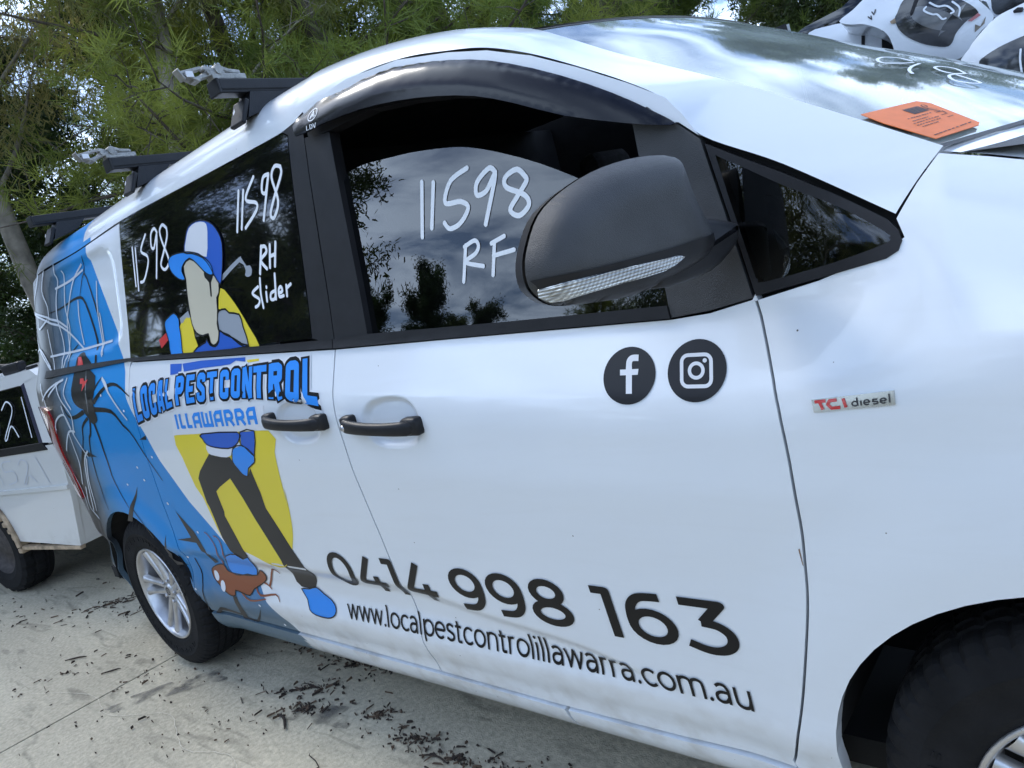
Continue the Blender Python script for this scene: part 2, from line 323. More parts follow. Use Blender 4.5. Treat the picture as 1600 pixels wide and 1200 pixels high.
def drape(name,polys,mt,parent,surf=Side,off=0.0,depth=0.0,step=.02,dens=None,lines=(),pick=None,label=None,extra=()):
    """lay the union of 2-d outlines on a curved surface as one mesh; depth gives the edge a return"""
    dn=dens or (step or .02)
    polys=[densify(p,dn) for p in polys]
    v2,tri=cdt(polys,step,[densify(l,dn,False) for l in lines],extra)
    offf=off if callable(off) else (lambda a,b:off)
    P=[];Nn=[]
    for a,b in v2:
        n=surf.nrm(a,b); P.append(surf.pt(a,b)+n*offf(a,b)); Nn.append(n)
    if callable(off): Nn=None
    fs=[tuple(t) for t in tri]; ln=[]; mi=[pick(*[sum(v2[i][k] for i in t)/3 for k in (0,1)]) for t in tri] if pick else [0]*len(tri)
    nm=len(fs)
    if depth:
        cnt={}
        for t in tri:
            for i in range(3):
                e=(t[i],t[(i+1)%3]); cnt[e]=cnt.get(e,0)+1
        be=[e for e in cnt if (e[1],e[0]) not in cnt]; mp={}
        for e in be:
            for i in e:
                if i not in mp:
                    n=surf.nrm(*v2[i]); mp[i]=len(P); P.append(P[i].copy()); P.append(P[i]-n*depth)
        for a,b in be: fs.append((mp[b],mp[a],mp[a]+1,mp[b]+1)); 
        mi+= [0]*len(be)
        if pick:
            for k,(a,b) in enumerate(be): mi[nm+k]=pick(v2[a][0],v2[a][1])
    o=mesh(name,P,fs,mt,parent,False,mi if pick else None); me=o.data
    me.polygons.foreach_set('use_smooth',[i<nm for i in range(len(fs))])
    if Nn is not None:
        me.normals_split_custom_set([tuple(Nn[vi]) if k<nm else (0,0,0) for k,f in enumerate(fs) for vi in f])
    if label: o['label']=label
    return o
def stroke(p,w,round_=True,w1=None):
    """outline pieces of a pen stroke along p; sharp corners are split and filled"""
    n=len(p); ww=[w+((w1 if w1 is not None else w)-w)*i/max(1,n-1) for i in range(n)]; o=[]; st=0
    def disc(i):
        k=ww[i]/2
        if k>2e-4: o.append([(p[i][0]+k*math.cos(t*math.pi/6),p[i][1]+k*math.sin(t*math.pi/6)) for t in range(12)])
    def run(i0,i1):
        L=[];R=[]
        for i in range(i0,i1+1):
            a,b=p[max(i-1,i0)],p[min(i+1,i1)]; d=Vector((b[0]-a[0],b[1]-a[1]))
            if d.length<1e-9: d=Vector((1,0))
            d.normalize(); k=ww[i]/2; L.append((p[i][0]-d.y*k,p[i][1]+d.x*k)); R.append((p[i][0]+d.y*k,p[i][1]-d.x*k))
        for i in range(len(L)-1):
            q=[R[i],R[i+1],L[i+1],L[i]]
            if abs(area(q))>1e-10: o.append(q)
    for i in range(1,n-1):
        u=Vector((p[i][0]-p[i-1][0],p[i][1]-p[i-1][1])); v=Vector((p[i+1][0]-p[i][0],p[i+1][1]-p[i][1]))
        if u.length>1e-9 and v.length>1e-9 and u.normalized().dot(v.normalized())<.80: run(st,i); disc(i); st=i
    run(st,n-1)
    if round_:
        disc(0)
        if n>1: disc(n-1)
    return o
def circ(cx,cy,rx,ry=None,n=28,a0=0,a1=360):
    ry=ry or rx; return [(cx+rx*math.cos(math.radians(a0+(a1-a0)*i/n)),cy+ry*math.sin(math.radians(a0+(a1-a0)*i/n))) for i in range(n+(0 if a1-a0==360 else 1))]
def copy_tree(o,parent=None):
    c=o.copy(); COL.objects.link(c); c.parent=parent
    for ch in list(o.children): copy_tree(ch,c)
    return c

def ring(outer,inner):
    """outline with one opening, joined by a slit"""
    o=outer if area(outer)>0 else outer[::-1]; i=inner if area(inner)<0 else inner[::-1]
    k=min(range(len(i)),key=lambda q:(i[q][0]-o[0][0])**2+(i[q][1]-o[0][1])**2); i=i[k:]+i[:k]
    return o+[(o[0][0]+1e-5,o[0][1]+1e-5)]+i+[(i[0][0]-1e-5,i[0][1]-1e-5)]
# outlines on the van side as (x,z), on the windscreen as (across,up), on the mirror as (out,up)
T={
 'door_front_edge':[[-0.399,1.196],[-0.371,1.032],[-0.372,0.876],[-0.382,0.773],[-0.397,0.678],[-0.438,0.518],[-0.482,0.378],[-0.504,0.327]],
 'slide_seam':[[-2.705,1.308],[-2.676,1.141],[-2.755,0.97],[-2.845,0.773],[-2.869,0.619],[-2.912,0.49],[-2.816,0.394]],
 'belt_low':[[-3.57,1.344],[-2.727,1.331],[-2.043,1.28],[-1.489,1.239],[-0.903,1.205],[-0.547,1.184],[-0.477,1.185],[-0.401,1.195]],
 'belt_top_front':[[-1.36,1.259],[-0.899,1.227],[-0.55,1.206]],
 'belt_top_rear':[[-3.554,1.373],[-3.284,1.365],[-2.728,1.342],[-2.042,1.298],[-1.584,1.274]],
 'slide_glass':[[-2.661,1.813],[-2.098,1.806],[-1.788,1.798],[-1.589,1.802],[-1.561,1.785],[-1.573,1.517],[-1.584,1.274],[-2.042,1.298],[-2.707,1.338]],
 'bpillar_rear':[[-1.589,1.802],[-1.498,1.813],[-1.49,1.76],[-1.491,1.5],[-1.489,1.246],[-1.584,1.274],[-1.573,1.517],[-1.561,1.785]],
 'door_frame_top':[[-1.49,1.83],[-1.304,1.841],[-1.121,1.818],[-0.965,1.777],[-0.862,1.743],[-0.757,1.695],[-0.664,1.642],[-0.568,1.582],[-0.502,1.536],[-0.478,1.504],[-0.452,1.456]],
 'front_open':[[-1.385,1.744],[-1.355,1.258],[-0.549,1.207],[-0.568,1.51],[-0.679,1.559],[-0.788,1.615],[-0.879,1.658],[-0.981,1.691],[-1.095,1.719],[-1.224,1.742]],
 'sail':[[-0.569,1.514],[-0.487,1.488],[-0.452,1.454],[-0.401,1.195],[-0.476,1.186],[-0.547,1.184],[-0.55,1.206]],
 'bframe_front':[[-1.49,1.76],[-1.489,1.239],[-1.355,1.258],[-1.385,1.744]],
 'glass_top':[[-1.382,1.623],[-1.358,1.642],[-1.295,1.643],[-1.203,1.633],[-1.118,1.622],[-1.002,1.599],[-0.932,1.576],[-0.853,1.541],[-0.779,1.503],[-0.699,1.455],[-0.595,1.39],[-0.534,1.343]],
 'visor':[[-1.475,1.81],[-1.308,1.814],[-1.167,1.806],[-1.082,1.79],[-1.004,1.77],[-0.899,1.736],[-0.805,1.695],[-0.694,1.635],[-0.595,1.572],[-0.528,1.522],[-0.487,1.488],[-0.51,1.49],[-0.568,1.51],[-0.68,1.556],[-0.789,1.613],[-0.88,1.655],[-0.982,1.688],[-1.096,1.716],[-1.225,1.738],[-1.371,1.75],[-1.48,1.754]],
 'quarter_outer':[[-0.448,1.447],[-0.39,1.408],[-0.33,1.369],[-0.267,1.325],[-0.197,1.272],[-0.185,1.256],[-0.181,1.241],[-0.187,1.228],[-0.204,1.22],[-0.28,1.21],[-0.398,1.197]],
 'quarter_glass':[[-0.422,1.416],[-0.333,1.352],[-0.26,1.304],[-0.201,1.256],[-0.197,1.247],[-0.203,1.24],[-0.278,1.226],[-0.381,1.216],[-0.392,1.223],[-0.398,1.24],[-0.43,1.407]],
 'sunshade':[[-0.374,1.348],[-0.359,1.342],[-0.288,1.278],[-0.36,1.261]],
 'arch_front':[[-0.386,0.44],[-0.358,0.534],[-0.333,0.586],[-0.283,0.656],[-0.232,0.698],[-0.171,0.734],[-0.093,0.761]],
 'wrap_edge':[[-2.999,1.751],[-2.771,1.353],[-2.74,1.298],[-2.722,1.209],[-2.647,1.058],[-2.616,0.969],[-2.534,0.808],[-2.384,0.63],[-2.298,0.43],[-2.175,0.293]],
 'quarter_recess':[[-2.967,1.745],[-2.803,1.758],[-2.74,1.741],[-2.727,1.704],[-2.761,1.391],[-2.726,1.351]],
 'c_fb':[[-0.631,1.102],[-0.618,1.101],[-0.631,1.091],[-0.684,1.106],[-0.58,1.097],[-0.631,1.147],[-0.632,1.056]],
 'c_ig':[[-0.502,1.098],[-0.491,1.097],[-0.503,1.089],[-0.556,1.103],[-0.452,1.094],[-0.502,1.144],[-0.503,1.052]],
 'badge':[[-0.319,1.044],[-0.207,1.051],[-0.207,1.032],[-0.318,1.026]],
 'phone':[[-1.799,0.669],[-1.758,0.548],[-0.557,0.553],[-0.639,0.675]],
 'web':[[-1.817,0.477],[-1.803,0.436],[-0.566,0.442],[-0.546,0.486]],
 'handle_f':[[-1.447,1.062],[-1.182,1.042]],
 'handle_r':[[-1.803,1.087],[-1.536,1.069]],
 'banner_top':[[-2.667,1.241],[-2.499,1.246],[-2.345,1.251],[-2.2,1.248],[-2.067,1.244],[-1.95,1.24],[-1.841,1.237],[-1.691,1.234],[-1.556,1.233]],
 'banner_bot':[[-2.681,1.11],[-2.503,1.135],[-2.348,1.155],[-2.196,1.157],[-2.059,1.157],[-1.942,1.153],[-1.833,1.145],[-1.684,1.128],[-1.539,1.101]],
 'illawarra':[[-2.377,1.131],[-2.39,1.081],[-1.859,1.076],[-1.853,1.127]],
 'white_patch':[[-2.394,1.121],[-1.815,1.127],[-1.827,1.057],[-2.431,1.061]],
 'p_cap':[[-2.196,1.614],[-2.174,1.654],[-2.146,1.682],[-2.093,1.688],[-2.042,1.679],[-1.996,1.658],[-1.968,1.627],[-1.957,1.594],[-1.968,1.548],[-1.984,1.51],[-2.001,1.483],[-2.032,1.519],[-2.049,1.546],[-2.083,1.577],[-2.148,1.602]],
 'p_capw':[[-2.189,1.615],[-2.171,1.649],[-2.143,1.677],[-2.094,1.684],[-2.043,1.674],[-2.03,1.657],[-2.037,1.626],[-2.059,1.575],[-2.105,1.595],[-2.147,1.607]],
 'p_brim':[[-2.306,1.611],[-2.278,1.621],[-2.219,1.618],[-2.16,1.609],[-2.106,1.592],[-2.06,1.567],[-2.037,1.542],[-2.036,1.52],[-2.057,1.521],[-2.087,1.537],[-2.123,1.566],[-2.166,1.591],[-2.212,1.58],[-2.228,1.562],[-2.213,1.533],[-2.254,1.542],[-2.295,1.569],[-2.309,1.594]],
 'p_head':[[-2.214,1.576],[-2.167,1.589],[-2.123,1.566],[-2.087,1.537],[-2.049,1.52],[-2.017,1.512],[-2.011,1.491],[-2.021,1.46],[-2.037,1.45],[-2.043,1.414],[-2.052,1.386],[-2.051,1.358],[-2.063,1.326],[-2.092,1.316],[-2.111,1.328],[-2.117,1.353],[-2.153,1.352],[-2.191,1.365],[-2.213,1.395],[-2.216,1.43],[-2.217,1.465],[-2.215,1.499],[-2.211,1.533]],
 'p_hair':[[-2.087,1.537],[-2.037,1.518],[-2.056,1.498],[-2.063,1.46],[-2.072,1.462],[-2.068,1.5],[-2.089,1.518]],
 'p_wand':[[-1.984,1.51],[-1.881,1.539],[-1.867,1.535],[-1.847,1.51],[-1.829,1.508],[-1.821,1.495],[-1.829,1.481],[-1.849,1.479],[-1.862,1.487],[-1.854,1.499],[-1.881,1.526],[-1.989,1.493]],
 'p_yur':[[-2.008,1.474],[-1.964,1.443],[-1.921,1.396],[-1.881,1.344],[-1.839,1.286],[-1.895,1.29],[-1.908,1.327],[-1.918,1.38],[-1.939,1.391],[-1.978,1.397],[-1.997,1.413],[-2.038,1.417]],
 'p_yul':[[-2.222,1.418],[-2.208,1.352],[-2.196,1.329],[-2.212,1.302],[-2.295,1.31],[-2.315,1.347],[-2.301,1.398],[-2.266,1.415]],
 'p_pack':[[-2.049,1.394],[-2.036,1.411],[-1.998,1.411],[-1.978,1.397],[-1.924,1.385],[-1.911,1.348],[-1.894,1.29],[-1.946,1.304],[-1.994,1.334],[-2.055,1.358]],
 'p_shirt':[[-2.207,1.301],[-2.198,1.321],[-2.141,1.331],[-2.134,1.341],[-2.117,1.32],[-2.084,1.312],[-2.06,1.324],[-2.047,1.355],[-2.025,1.342],[-1.973,1.323],[-1.93,1.302],[-1.913,1.291]],
 'p_glove':[[-2.386,1.362],[-2.401,1.402],[-2.399,1.427],[-2.369,1.438],[-2.326,1.446],[-2.298,1.424],[-2.301,1.398],[-2.298,1.371],[-2.301,1.323],[-2.304,1.31],[-2.381,1.314]],
 'p_red':[[-2.461,1.375],[-2.381,1.397],[-2.378,1.372],[-2.447,1.346]],
 'p_tank':[[-2.293,1.424],[-2.23,1.439],[-2.222,1.418],[-2.29,1.401]],
 'p_torso2':[[-2.302,1.283],[-2.179,1.28],[-1.918,1.263],[-1.916,1.251],[-1.969,1.259],[-2.001,1.252],[-2.051,1.253],[-2.157,1.257],[-2.288,1.258]],
 'p_sleeve0':[[-2.388,1.29],[-2.307,1.284],[-2.306,1.256],[-2.336,1.256],[-2.381,1.256]],
 'p_yel2':[[-1.909,1.255],[-1.844,1.252],[-1.843,1.246],[-1.904,1.247]],
 'p_yellow':[[-2.427,1.059],[-2.223,1.059],[-1.824,1.055],[-1.829,0.99],[-1.86,0.89],[-1.888,0.808],[-1.86,0.877],[-1.881,0.809],[-1.913,0.739],[-1.947,0.688],[-1.998,0.63],[-2.066,0.589],[-2.128,0.584],[-2.196,0.606],[-2.28,0.628],[-2.379,0.635],[-2.411,0.708],[-2.409,0.827],[-2.428,0.87],[-2.425,0.979]],
 'p_shirt2':[[-2.223,1.059],[-1.998,1.057],[-2.001,1.034],[-2.034,1.016],[-2.085,1.007],[-2.165,1.012],[-2.215,1.023],[-2.23,1.043]],
 'p_belt':[[-2.22,1.022],[-2.166,1.011],[-2.085,1.007],[-2.03,1.016],[-2.014,1.027],[-2.008,1.016],[-2.058,0.994],[-2.114,0.978],[-2.185,0.984],[-2.226,0.994]],
 'p_sleeve':[[-1.982,1.056],[-1.898,1.057],[-1.938,0.992],[-1.95,0.982],[-1.986,1.011],[-2.0,1.016]],
 'p_glove2':[[-2.059,1.005],[-1.996,1.015],[-1.948,0.985],[-1.96,0.96],[-2.009,0.941],[-2.035,0.914],[-2.06,0.921],[-2.075,0.941],[-2.087,0.965]],
 'p_legs':[[-2.223,0.991],[-2.186,0.983],[-2.096,0.978],[-2.091,0.965],[-2.079,0.941],[-2.062,0.919],[-2.035,0.914],[-2.0,0.941],[-2.002,0.917],[-2.008,0.823],[-2.002,0.879],[-2.015,0.804],[-1.967,0.664],[-1.941,0.604],[-1.923,0.577],[-1.941,0.542],[-1.965,0.518],[-2.007,0.508],[-2.05,0.51],[-2.068,0.527],[-2.064,0.615],[-2.113,0.758],[-2.131,0.836],[-2.143,0.876],[-2.131,0.835],[-2.155,0.905],[-2.25,0.873],[-2.289,0.856],[-2.293,0.84],[-2.3,0.781],[-2.311,0.763],[-2.289,0.638],[-2.275,0.612],[-2.323,0.597],[-2.353,0.602],[-2.388,0.625],[-2.403,0.674],[-2.393,0.793],[-2.397,0.81],[-2.376,0.903],[-2.34,0.93]],
 'p_boot2':[[-2.054,0.502],[-2.008,0.507],[-1.961,0.519],[-1.933,0.501],[-1.892,0.482],[-1.876,0.461],[-1.884,0.44],[-1.913,0.426],[-1.949,0.422],[-1.997,0.425],[-2.024,0.438],[-2.029,0.47]],
 'p_boot1':[[-2.437,0.6],[-2.362,0.612],[-2.323,0.597],[-2.277,0.609],[-2.287,0.571],[-2.315,0.524],[-2.382,0.521],[-2.446,0.509],[-2.498,0.514],[-2.503,0.552]],
 'roach':[[-2.655,0.514],[-2.594,0.537],[-2.538,0.545],[-2.53,0.522],[-2.498,0.514],[-2.407,0.514],[-2.315,0.524],[-2.278,0.548],[-2.255,0.53],[-2.267,0.509],[-2.317,0.485],[-2.365,0.466],[-2.398,0.441],[-2.451,0.444],[-2.501,0.448],[-2.508,0.428],[-2.544,0.424],[-2.577,0.435],[-2.638,0.466],[-2.662,0.487]],
 'roach_eyes':[[-2.63,0.49],[-2.591,0.454]],
 'roach_leg0':[[-2.342,0.505],[-2.272,0.494],[-2.244,0.479]],
 'roach_leg1':[[-2.252,0.492],[-2.186,0.562],[-2.151,0.549]],
 'roach_leg2':[[-2.352,0.485],[-2.326,0.449],[-2.223,0.463],[-2.203,0.442]],
 'roach_leg3':[[-2.459,0.448],[-2.408,0.421],[-2.294,0.44]],
 'roach_leg4':[[-2.535,0.548],[-2.489,0.626],[-2.504,0.677],[-2.523,0.688]],
 'roach_leg5':[[-2.465,0.584],[-2.435,0.646],[-2.442,0.671],[-2.466,0.677]],
 'crack0':[[-2.689,0.766],[-2.611,0.685],[-2.597,0.649],[-2.572,0.55],[-2.604,0.543],[-2.634,0.636],[-2.788,0.639],[-2.658,0.656]],
 'crack1':[[-2.852,0.66],[-2.943,0.537],[-2.919,0.528],[-2.813,0.522],[-2.945,0.509],[-2.978,0.538]],
 'crack2':[[-2.823,0.28],[-2.721,0.342],[-2.576,0.332],[-2.538,0.419],[-2.507,0.423],[-2.535,0.321],[-2.475,0.316],[-2.365,0.391],[-2.456,0.316],[-2.524,0.289],[-2.569,0.264],[-2.601,0.272],[-2.57,0.324],[-2.719,0.326],[-2.787,0.279]],
 'crack3':[[-2.931,0.862],[-3.118,0.704],[-3.167,0.705],[-3.068,0.778]],
 'crack4':[[-3.328,1.033],[-3.201,0.991],[-3.328,0.995],[-3.685,0.787],[-3.48,0.914]],
 'crack5':[[-2.719,1.053],[-2.65,1.068],[-2.658,1.051]],
 'crack6':[[-3.457,1.254],[-3.538,1.202],[-3.629,1.145],[-3.555,1.167]],
 'spider_body':[[-3.199,1.378],[-3.237,1.322],[-3.244,1.255],[-3.221,1.218],[-3.164,1.196],[-3.096,1.194],[-3.033,1.221],[-3.006,1.262],[-3.01,1.298],[-3.029,1.318]],
 'spider_up':[[-3.213,1.352],[-3.223,1.374],[-3.197,1.403],[-3.153,1.407],[-3.107,1.387],[-3.066,1.35]],
 'spider_red0':[[-3.205,1.356],[-3.199,1.394],[-3.165,1.393],[-3.138,1.351]],
 'spider_red':[[-3.16,1.311],[-3.127,1.31],[-3.115,1.298],[-3.08,1.302],[-3.106,1.281],[-3.132,1.262],[-3.131,1.29],[-3.157,1.292]],
 'spider_head':[[-3.133,1.222],[-3.037,1.226],[-3.035,1.186],[-3.038,1.144],[-3.099,1.13],[-3.126,1.159],[-3.147,1.182]],
 'sleg0':[[-3.035,1.186],[-2.879,1.169],[-2.817,1.114],[-2.757,1.062],[-2.673,0.892]],
 'sleg1':[[-3.022,1.215],[-2.899,1.262],[-2.801,1.259],[-2.693,1.214]],
 'sleg2':[[-3.03,1.245],[-2.986,1.278],[-2.95,1.297]],
 'sleg3':[[-3.022,1.36],[-3.02,1.438],[-3.095,1.589],[-3.172,1.622],[-3.334,1.611],[-3.477,1.605]],
 'sleg4':[[-2.983,1.524],[-3.015,1.601],[-3.074,1.702],[-3.143,1.627]],
 'sleg5':[[-3.308,1.358],[-3.301,1.414],[-3.222,1.443]],
 'sleg6':[[-3.161,1.182],[-3.264,1.166],[-3.338,1.175],[-3.371,1.238],[-3.371,1.285]],
 'sleg7':[[-3.138,1.155],[-3.23,1.12],[-3.307,1.039],[-3.648,0.804]],
 'sleg8':[[-3.116,1.148],[-3.167,1.091],[-3.207,1.064],[-3.287,0.945],[-3.327,0.849],[-3.324,0.751]],
 'sleg9':[[-3.087,1.136],[-3.09,1.056],[-3.11,0.973],[-3.142,0.875],[-3.086,0.769]],
 'sleg10':[[-3.072,1.708],[-3.047,1.765]],
 'sleg11':[[-2.755,0.55],[-2.746,0.442],[-2.82,0.318]],
 'sleg12':[[-3.056,0.764],[-2.978,0.64]],
 'webl0':[[-3.827,1.643],[-3.556,1.588],[-3.329,1.513],[-3.158,1.42]],
 'webl1':[[-3.826,1.65],[-3.505,1.592],[-3.308,1.52]],
 'webl2':[[-3.596,1.784],[-3.659,1.731],[-3.821,1.642],[-3.778,1.524],[-3.592,1.415],[-3.473,1.361]],
 'webl3':[[-3.499,1.789],[-3.546,1.709],[-3.489,1.634],[-3.488,1.573]],
 'webl4':[[-3.37,1.792],[-3.366,1.72],[-3.405,1.661],[-3.416,1.571],[-3.379,1.474],[-3.372,1.364]],
 'webl5':[[-3.289,1.752],[-3.292,1.708],[-3.316,1.609],[-3.291,1.515],[-3.326,1.423],[-3.356,1.369]],
 'webl6':[[-3.08,1.74],[-3.194,1.692],[-3.276,1.603],[-3.316,1.525],[-3.307,1.389]],
 'webl7':[[-2.955,1.652],[-2.979,1.56],[-2.976,1.475],[-2.957,1.372]],
 'webl8':[[-2.964,1.534],[-2.956,1.437],[-2.948,1.377]],
 'webl9':[[-3.167,1.612],[-3.176,1.532],[-3.154,1.435]],
 'webl10':[[-3.513,1.429],[-3.175,1.419],[-2.869,1.418]],
 'webl11':[[-3.405,1.694],[-3.229,1.698],[-3.078,1.715]],
 'webl12':[[-3.523,1.544],[-3.501,1.474],[-3.455,1.365]],
 'webl13':[[-3.678,1.615],[-3.669,1.559],[-3.508,1.583]],
 'webl14':[[-3.828,1.463],[-3.676,1.469],[-3.513,1.383]],
 'webl15':[[-3.813,1.246],[-3.8,1.174],[-3.652,1.102],[-3.633,0.997],[-3.591,0.84],[-3.66,0.724]],
 'webl16':[[-3.655,1.328],[-3.591,1.255],[-3.588,1.168],[-3.547,1.12]],
 'webl17':[[-3.619,1.066],[-3.521,1.155],[-3.385,1.183],[-3.359,1.12]],
 'webl18':[[-3.528,1.024],[-3.406,1.105],[-3.326,1.107]],
 'webl19':[[-3.629,1.256],[-3.482,1.303],[-3.341,1.323]],
 'webl20':[[-3.268,1.021],[-3.379,0.957],[-3.564,0.727]],
 'webl21':[[-3.324,0.987],[-3.429,0.878],[-3.511,0.732]],
 'webl22':[[-3.382,1.222],[-3.365,1.114],[-3.294,0.992]],
 'webl23':[[-2.942,1.292],[-2.851,1.223],[-2.755,1.131]],
 'webl24':[[-2.944,1.297],[-2.901,1.271],[-2.87,1.238]],
 'webl25':[[-3.426,1.318],[-3.368,1.243],[-3.302,1.174],[-3.358,1.091]],
 'webl26':[[-3.3,1.327],[-3.328,1.266],[-3.278,1.2]],
 'webl27':[[-3.519,1.268],[-3.448,1.295],[-3.396,1.316]],
 'webl28':[[-3.8,1.174],[-3.693,1.192],[-3.682,1.12]],
 'webl29':[[-3.787,0.968],[-3.754,0.984],[-3.793,0.857],[-3.792,0.781]],
 'webl30':[[-3.621,1.072],[-3.795,0.963],[-3.747,0.827]],
 'webl31':[[-3.789,0.789],[-3.747,0.813],[-3.798,0.699]],
 'webl32':[[-3.406,1.105],[-3.43,0.975],[-3.535,0.862]],
 'webl33':[[-3.506,0.851],[-3.598,0.742],[-3.505,0.696]],
 'webl34':[[-3.79,0.84],[-3.796,0.694],[-3.772,0.597]],
 'webl35':[[-3.762,0.831],[-3.79,0.764],[-3.799,0.705]],
 'webl36':[[-3.723,0.595],[-3.709,0.588],[-3.861,0.465],[-3.631,0.393]],
 'nweb':37,
 'dots':[[-2.667,0.985],[-2.842,0.944],[-2.834,0.891],[-3.018,0.869],[-2.722,0.794],[-2.762,1.165],[-2.945,1.234],[-2.723,0.796],[-2.579,0.684],[-2.796,0.557],[-2.804,0.425],[-2.708,0.305],[-2.698,0.282],[-2.356,0.407],[-2.357,0.407],[-2.327,0.287],[-2.27,0.332]],
 'hw_n1':[[[-2.57,1.702],[-2.581,1.575]],[[-2.546,1.695],[-2.564,1.557]],[[-2.455,1.723],[-2.504,1.68],[-2.462,1.654],[-2.464,1.627],[-2.509,1.583],[-2.539,1.58]],[[-2.367,1.712],[-2.384,1.728],[-2.412,1.716],[-2.421,1.678],[-2.402,1.669],[-2.37,1.703],[-2.415,1.574]],[[-2.295,1.71],[-2.321,1.726],[-2.346,1.712],[-2.337,1.674],[-2.31,1.62],[-2.321,1.596],[-2.35,1.589],[-2.369,1.609],[-2.337,1.643],[-2.299,1.684],[-2.295,1.71]]],
 'hw_n2':[[[-1.829,1.712],[-1.867,1.609]],[[-1.804,1.708],[-1.841,1.611]],[[-1.744,1.729],[-1.798,1.683],[-1.748,1.661],[-1.753,1.641],[-1.82,1.609]],[[-1.669,1.717],[-1.697,1.715],[-1.711,1.683],[-1.693,1.676],[-1.671,1.713],[-1.723,1.609]],[[-1.609,1.721],[-1.636,1.728],[-1.656,1.704],[-1.641,1.641],[-1.67,1.605],[-1.686,1.616],[-1.656,1.654],[-1.61,1.702],[-1.611,1.722]]],
 'hw_rh':[[[-1.756,1.546],[-1.782,1.477]],[[-1.758,1.544],[-1.738,1.542],[-1.735,1.526],[-1.768,1.51],[-1.744,1.483]],[[-1.713,1.541],[-1.728,1.484]],[[-1.684,1.542],[-1.703,1.483]],[[-1.72,1.512],[-1.693,1.513]]],
 'hw_sl':[[[-1.803,1.444],[-1.837,1.431],[-1.806,1.41],[-1.814,1.396],[-1.831,1.392]],[[-1.787,1.464],[-1.794,1.424],[-1.791,1.385]],[[-1.766,1.423],[-1.768,1.399]],[[-1.761,1.437],[-1.761,1.435]],[[-1.724,1.42],[-1.743,1.416],[-1.747,1.401],[-1.724,1.405],[-1.711,1.463],[-1.723,1.398]],[[-1.706,1.41],[-1.687,1.414],[-1.691,1.426],[-1.703,1.42],[-1.704,1.402],[-1.684,1.401]],[[-1.664,1.425],[-1.668,1.398]],[[-1.664,1.418],[-1.643,1.425]]],
 'hw_n3':[[[-1.11,1.555],[-1.135,1.442]],[[-1.075,1.545],[-1.101,1.454]],[[-0.972,1.548],[-1.024,1.535],[-1.049,1.496],[-1.004,1.488],[-0.985,1.471],[-1.013,1.446],[-1.046,1.441],[-1.06,1.456]],[[-0.898,1.521],[-0.913,1.532],[-0.95,1.514],[-0.956,1.49],[-0.929,1.491],[-0.899,1.516],[-0.944,1.428]],[[-0.823,1.491],[-0.842,1.511],[-0.874,1.504],[-0.875,1.485],[-0.833,1.46],[-0.826,1.439],[-0.853,1.425],[-0.874,1.44],[-0.853,1.46],[-0.825,1.482],[-0.823,1.491]]],
 'hw_rf':[[[-1.009,1.398],[-1.03,1.327]],[[-1.013,1.396],[-0.982,1.403],[-0.973,1.391],[-0.984,1.377],[-1.016,1.365],[-0.968,1.348]],[[-0.928,1.389],[-0.945,1.326]],[[-0.937,1.388],[-0.9,1.395]],[[-0.936,1.363],[-0.88,1.364]]],
 'emblem':[[-1.407,1.784],[-1.389,1.778],[-1.405,1.794]],
 'ldv':[[-1.43,1.765],[-1.391,1.755],[-1.389,1.765]],
 'card':[[0.0085,0.169],[0.0823,0.1661],[0.0875,0.145],[0.0687,0.0346],[0.061,0.0273],[0.0046,0.0233],[0.0037,0.1151]],
 'ws_hw':[[[0.2827,0.3797],[0.29,0.4149],[0.2673,0.4316],[0.2346,0.418],[0.2216,0.3934],[0.243,0.3761],[0.2689,0.3677]],[[0.2724,0.356],[0.2359,0.3448],[0.2065,0.3254],[0.1916,0.304]],[[0.2681,0.2485],[0.2915,0.2892],[0.2848,0.3169],[0.2635,0.3162],[0.2487,0.2898],[0.2477,0.2615],[0.269,0.248],[0.2385,0.2564],[0.2206,0.2472],[0.2064,0.2209],[0.2117,0.1924],[0.2271,0.1833],[0.2372,0.2183],[0.2429,0.2476]]],
 'mir':[[0.1977,-0.0224],[0.1854,0.0051],[0.1588,0.0397],[0.1193,0.0617],[0.0609,0.079],[-0.0021,0.0849],[-0.0592,0.0806],[-0.0802,0.0702],[-0.0873,0.0482],[-0.094,0.0107],[-0.1062,-0.0257],[-0.1115,-0.0612],[-0.0852,-0.0863],[-0.0256,-0.0984],[0.0409,-0.1018],[0.112,-0.0936],[0.1626,-0.0833],[0.1846,-0.07],[0.1985,-0.0485]],
 'mir_arm':[[-0.0489,-0.0176],[-0.15,-0.0404],[-0.1592,-0.0545],[-0.1431,-0.0787],[-0.0937,-0.1013],[-0.0117,-0.1044],[0.019,-0.0867]],
 'mir_band':[[0.197,-0.0401],[0.1195,-0.0459],[0.0082,-0.0496],[-0.105,-0.0479],[-0.1115,-0.0612],[-0.0852,-0.0863],[-0.0256,-0.0984],[0.0409,-0.1018],[0.112,-0.0936],[0.1626,-0.0833],[0.1846,-0.07]],
 'mir_lens':[[0.1927,-0.0527],[0.1429,-0.0525],[0.0676,-0.0563],[-0.0143,-0.0618],[-0.015,-0.0677],[0.0157,-0.0752],[0.0839,-0.0734],[0.1488,-0.0726],[0.1779,-0.0719]],
}
for _k,_v in T.items():
    if isinstance(_v,list): T[_k]=[tuple(map(tuple,p)) if isinstance(p[0],(list,tuple)) else tuple(p) for p in _v]
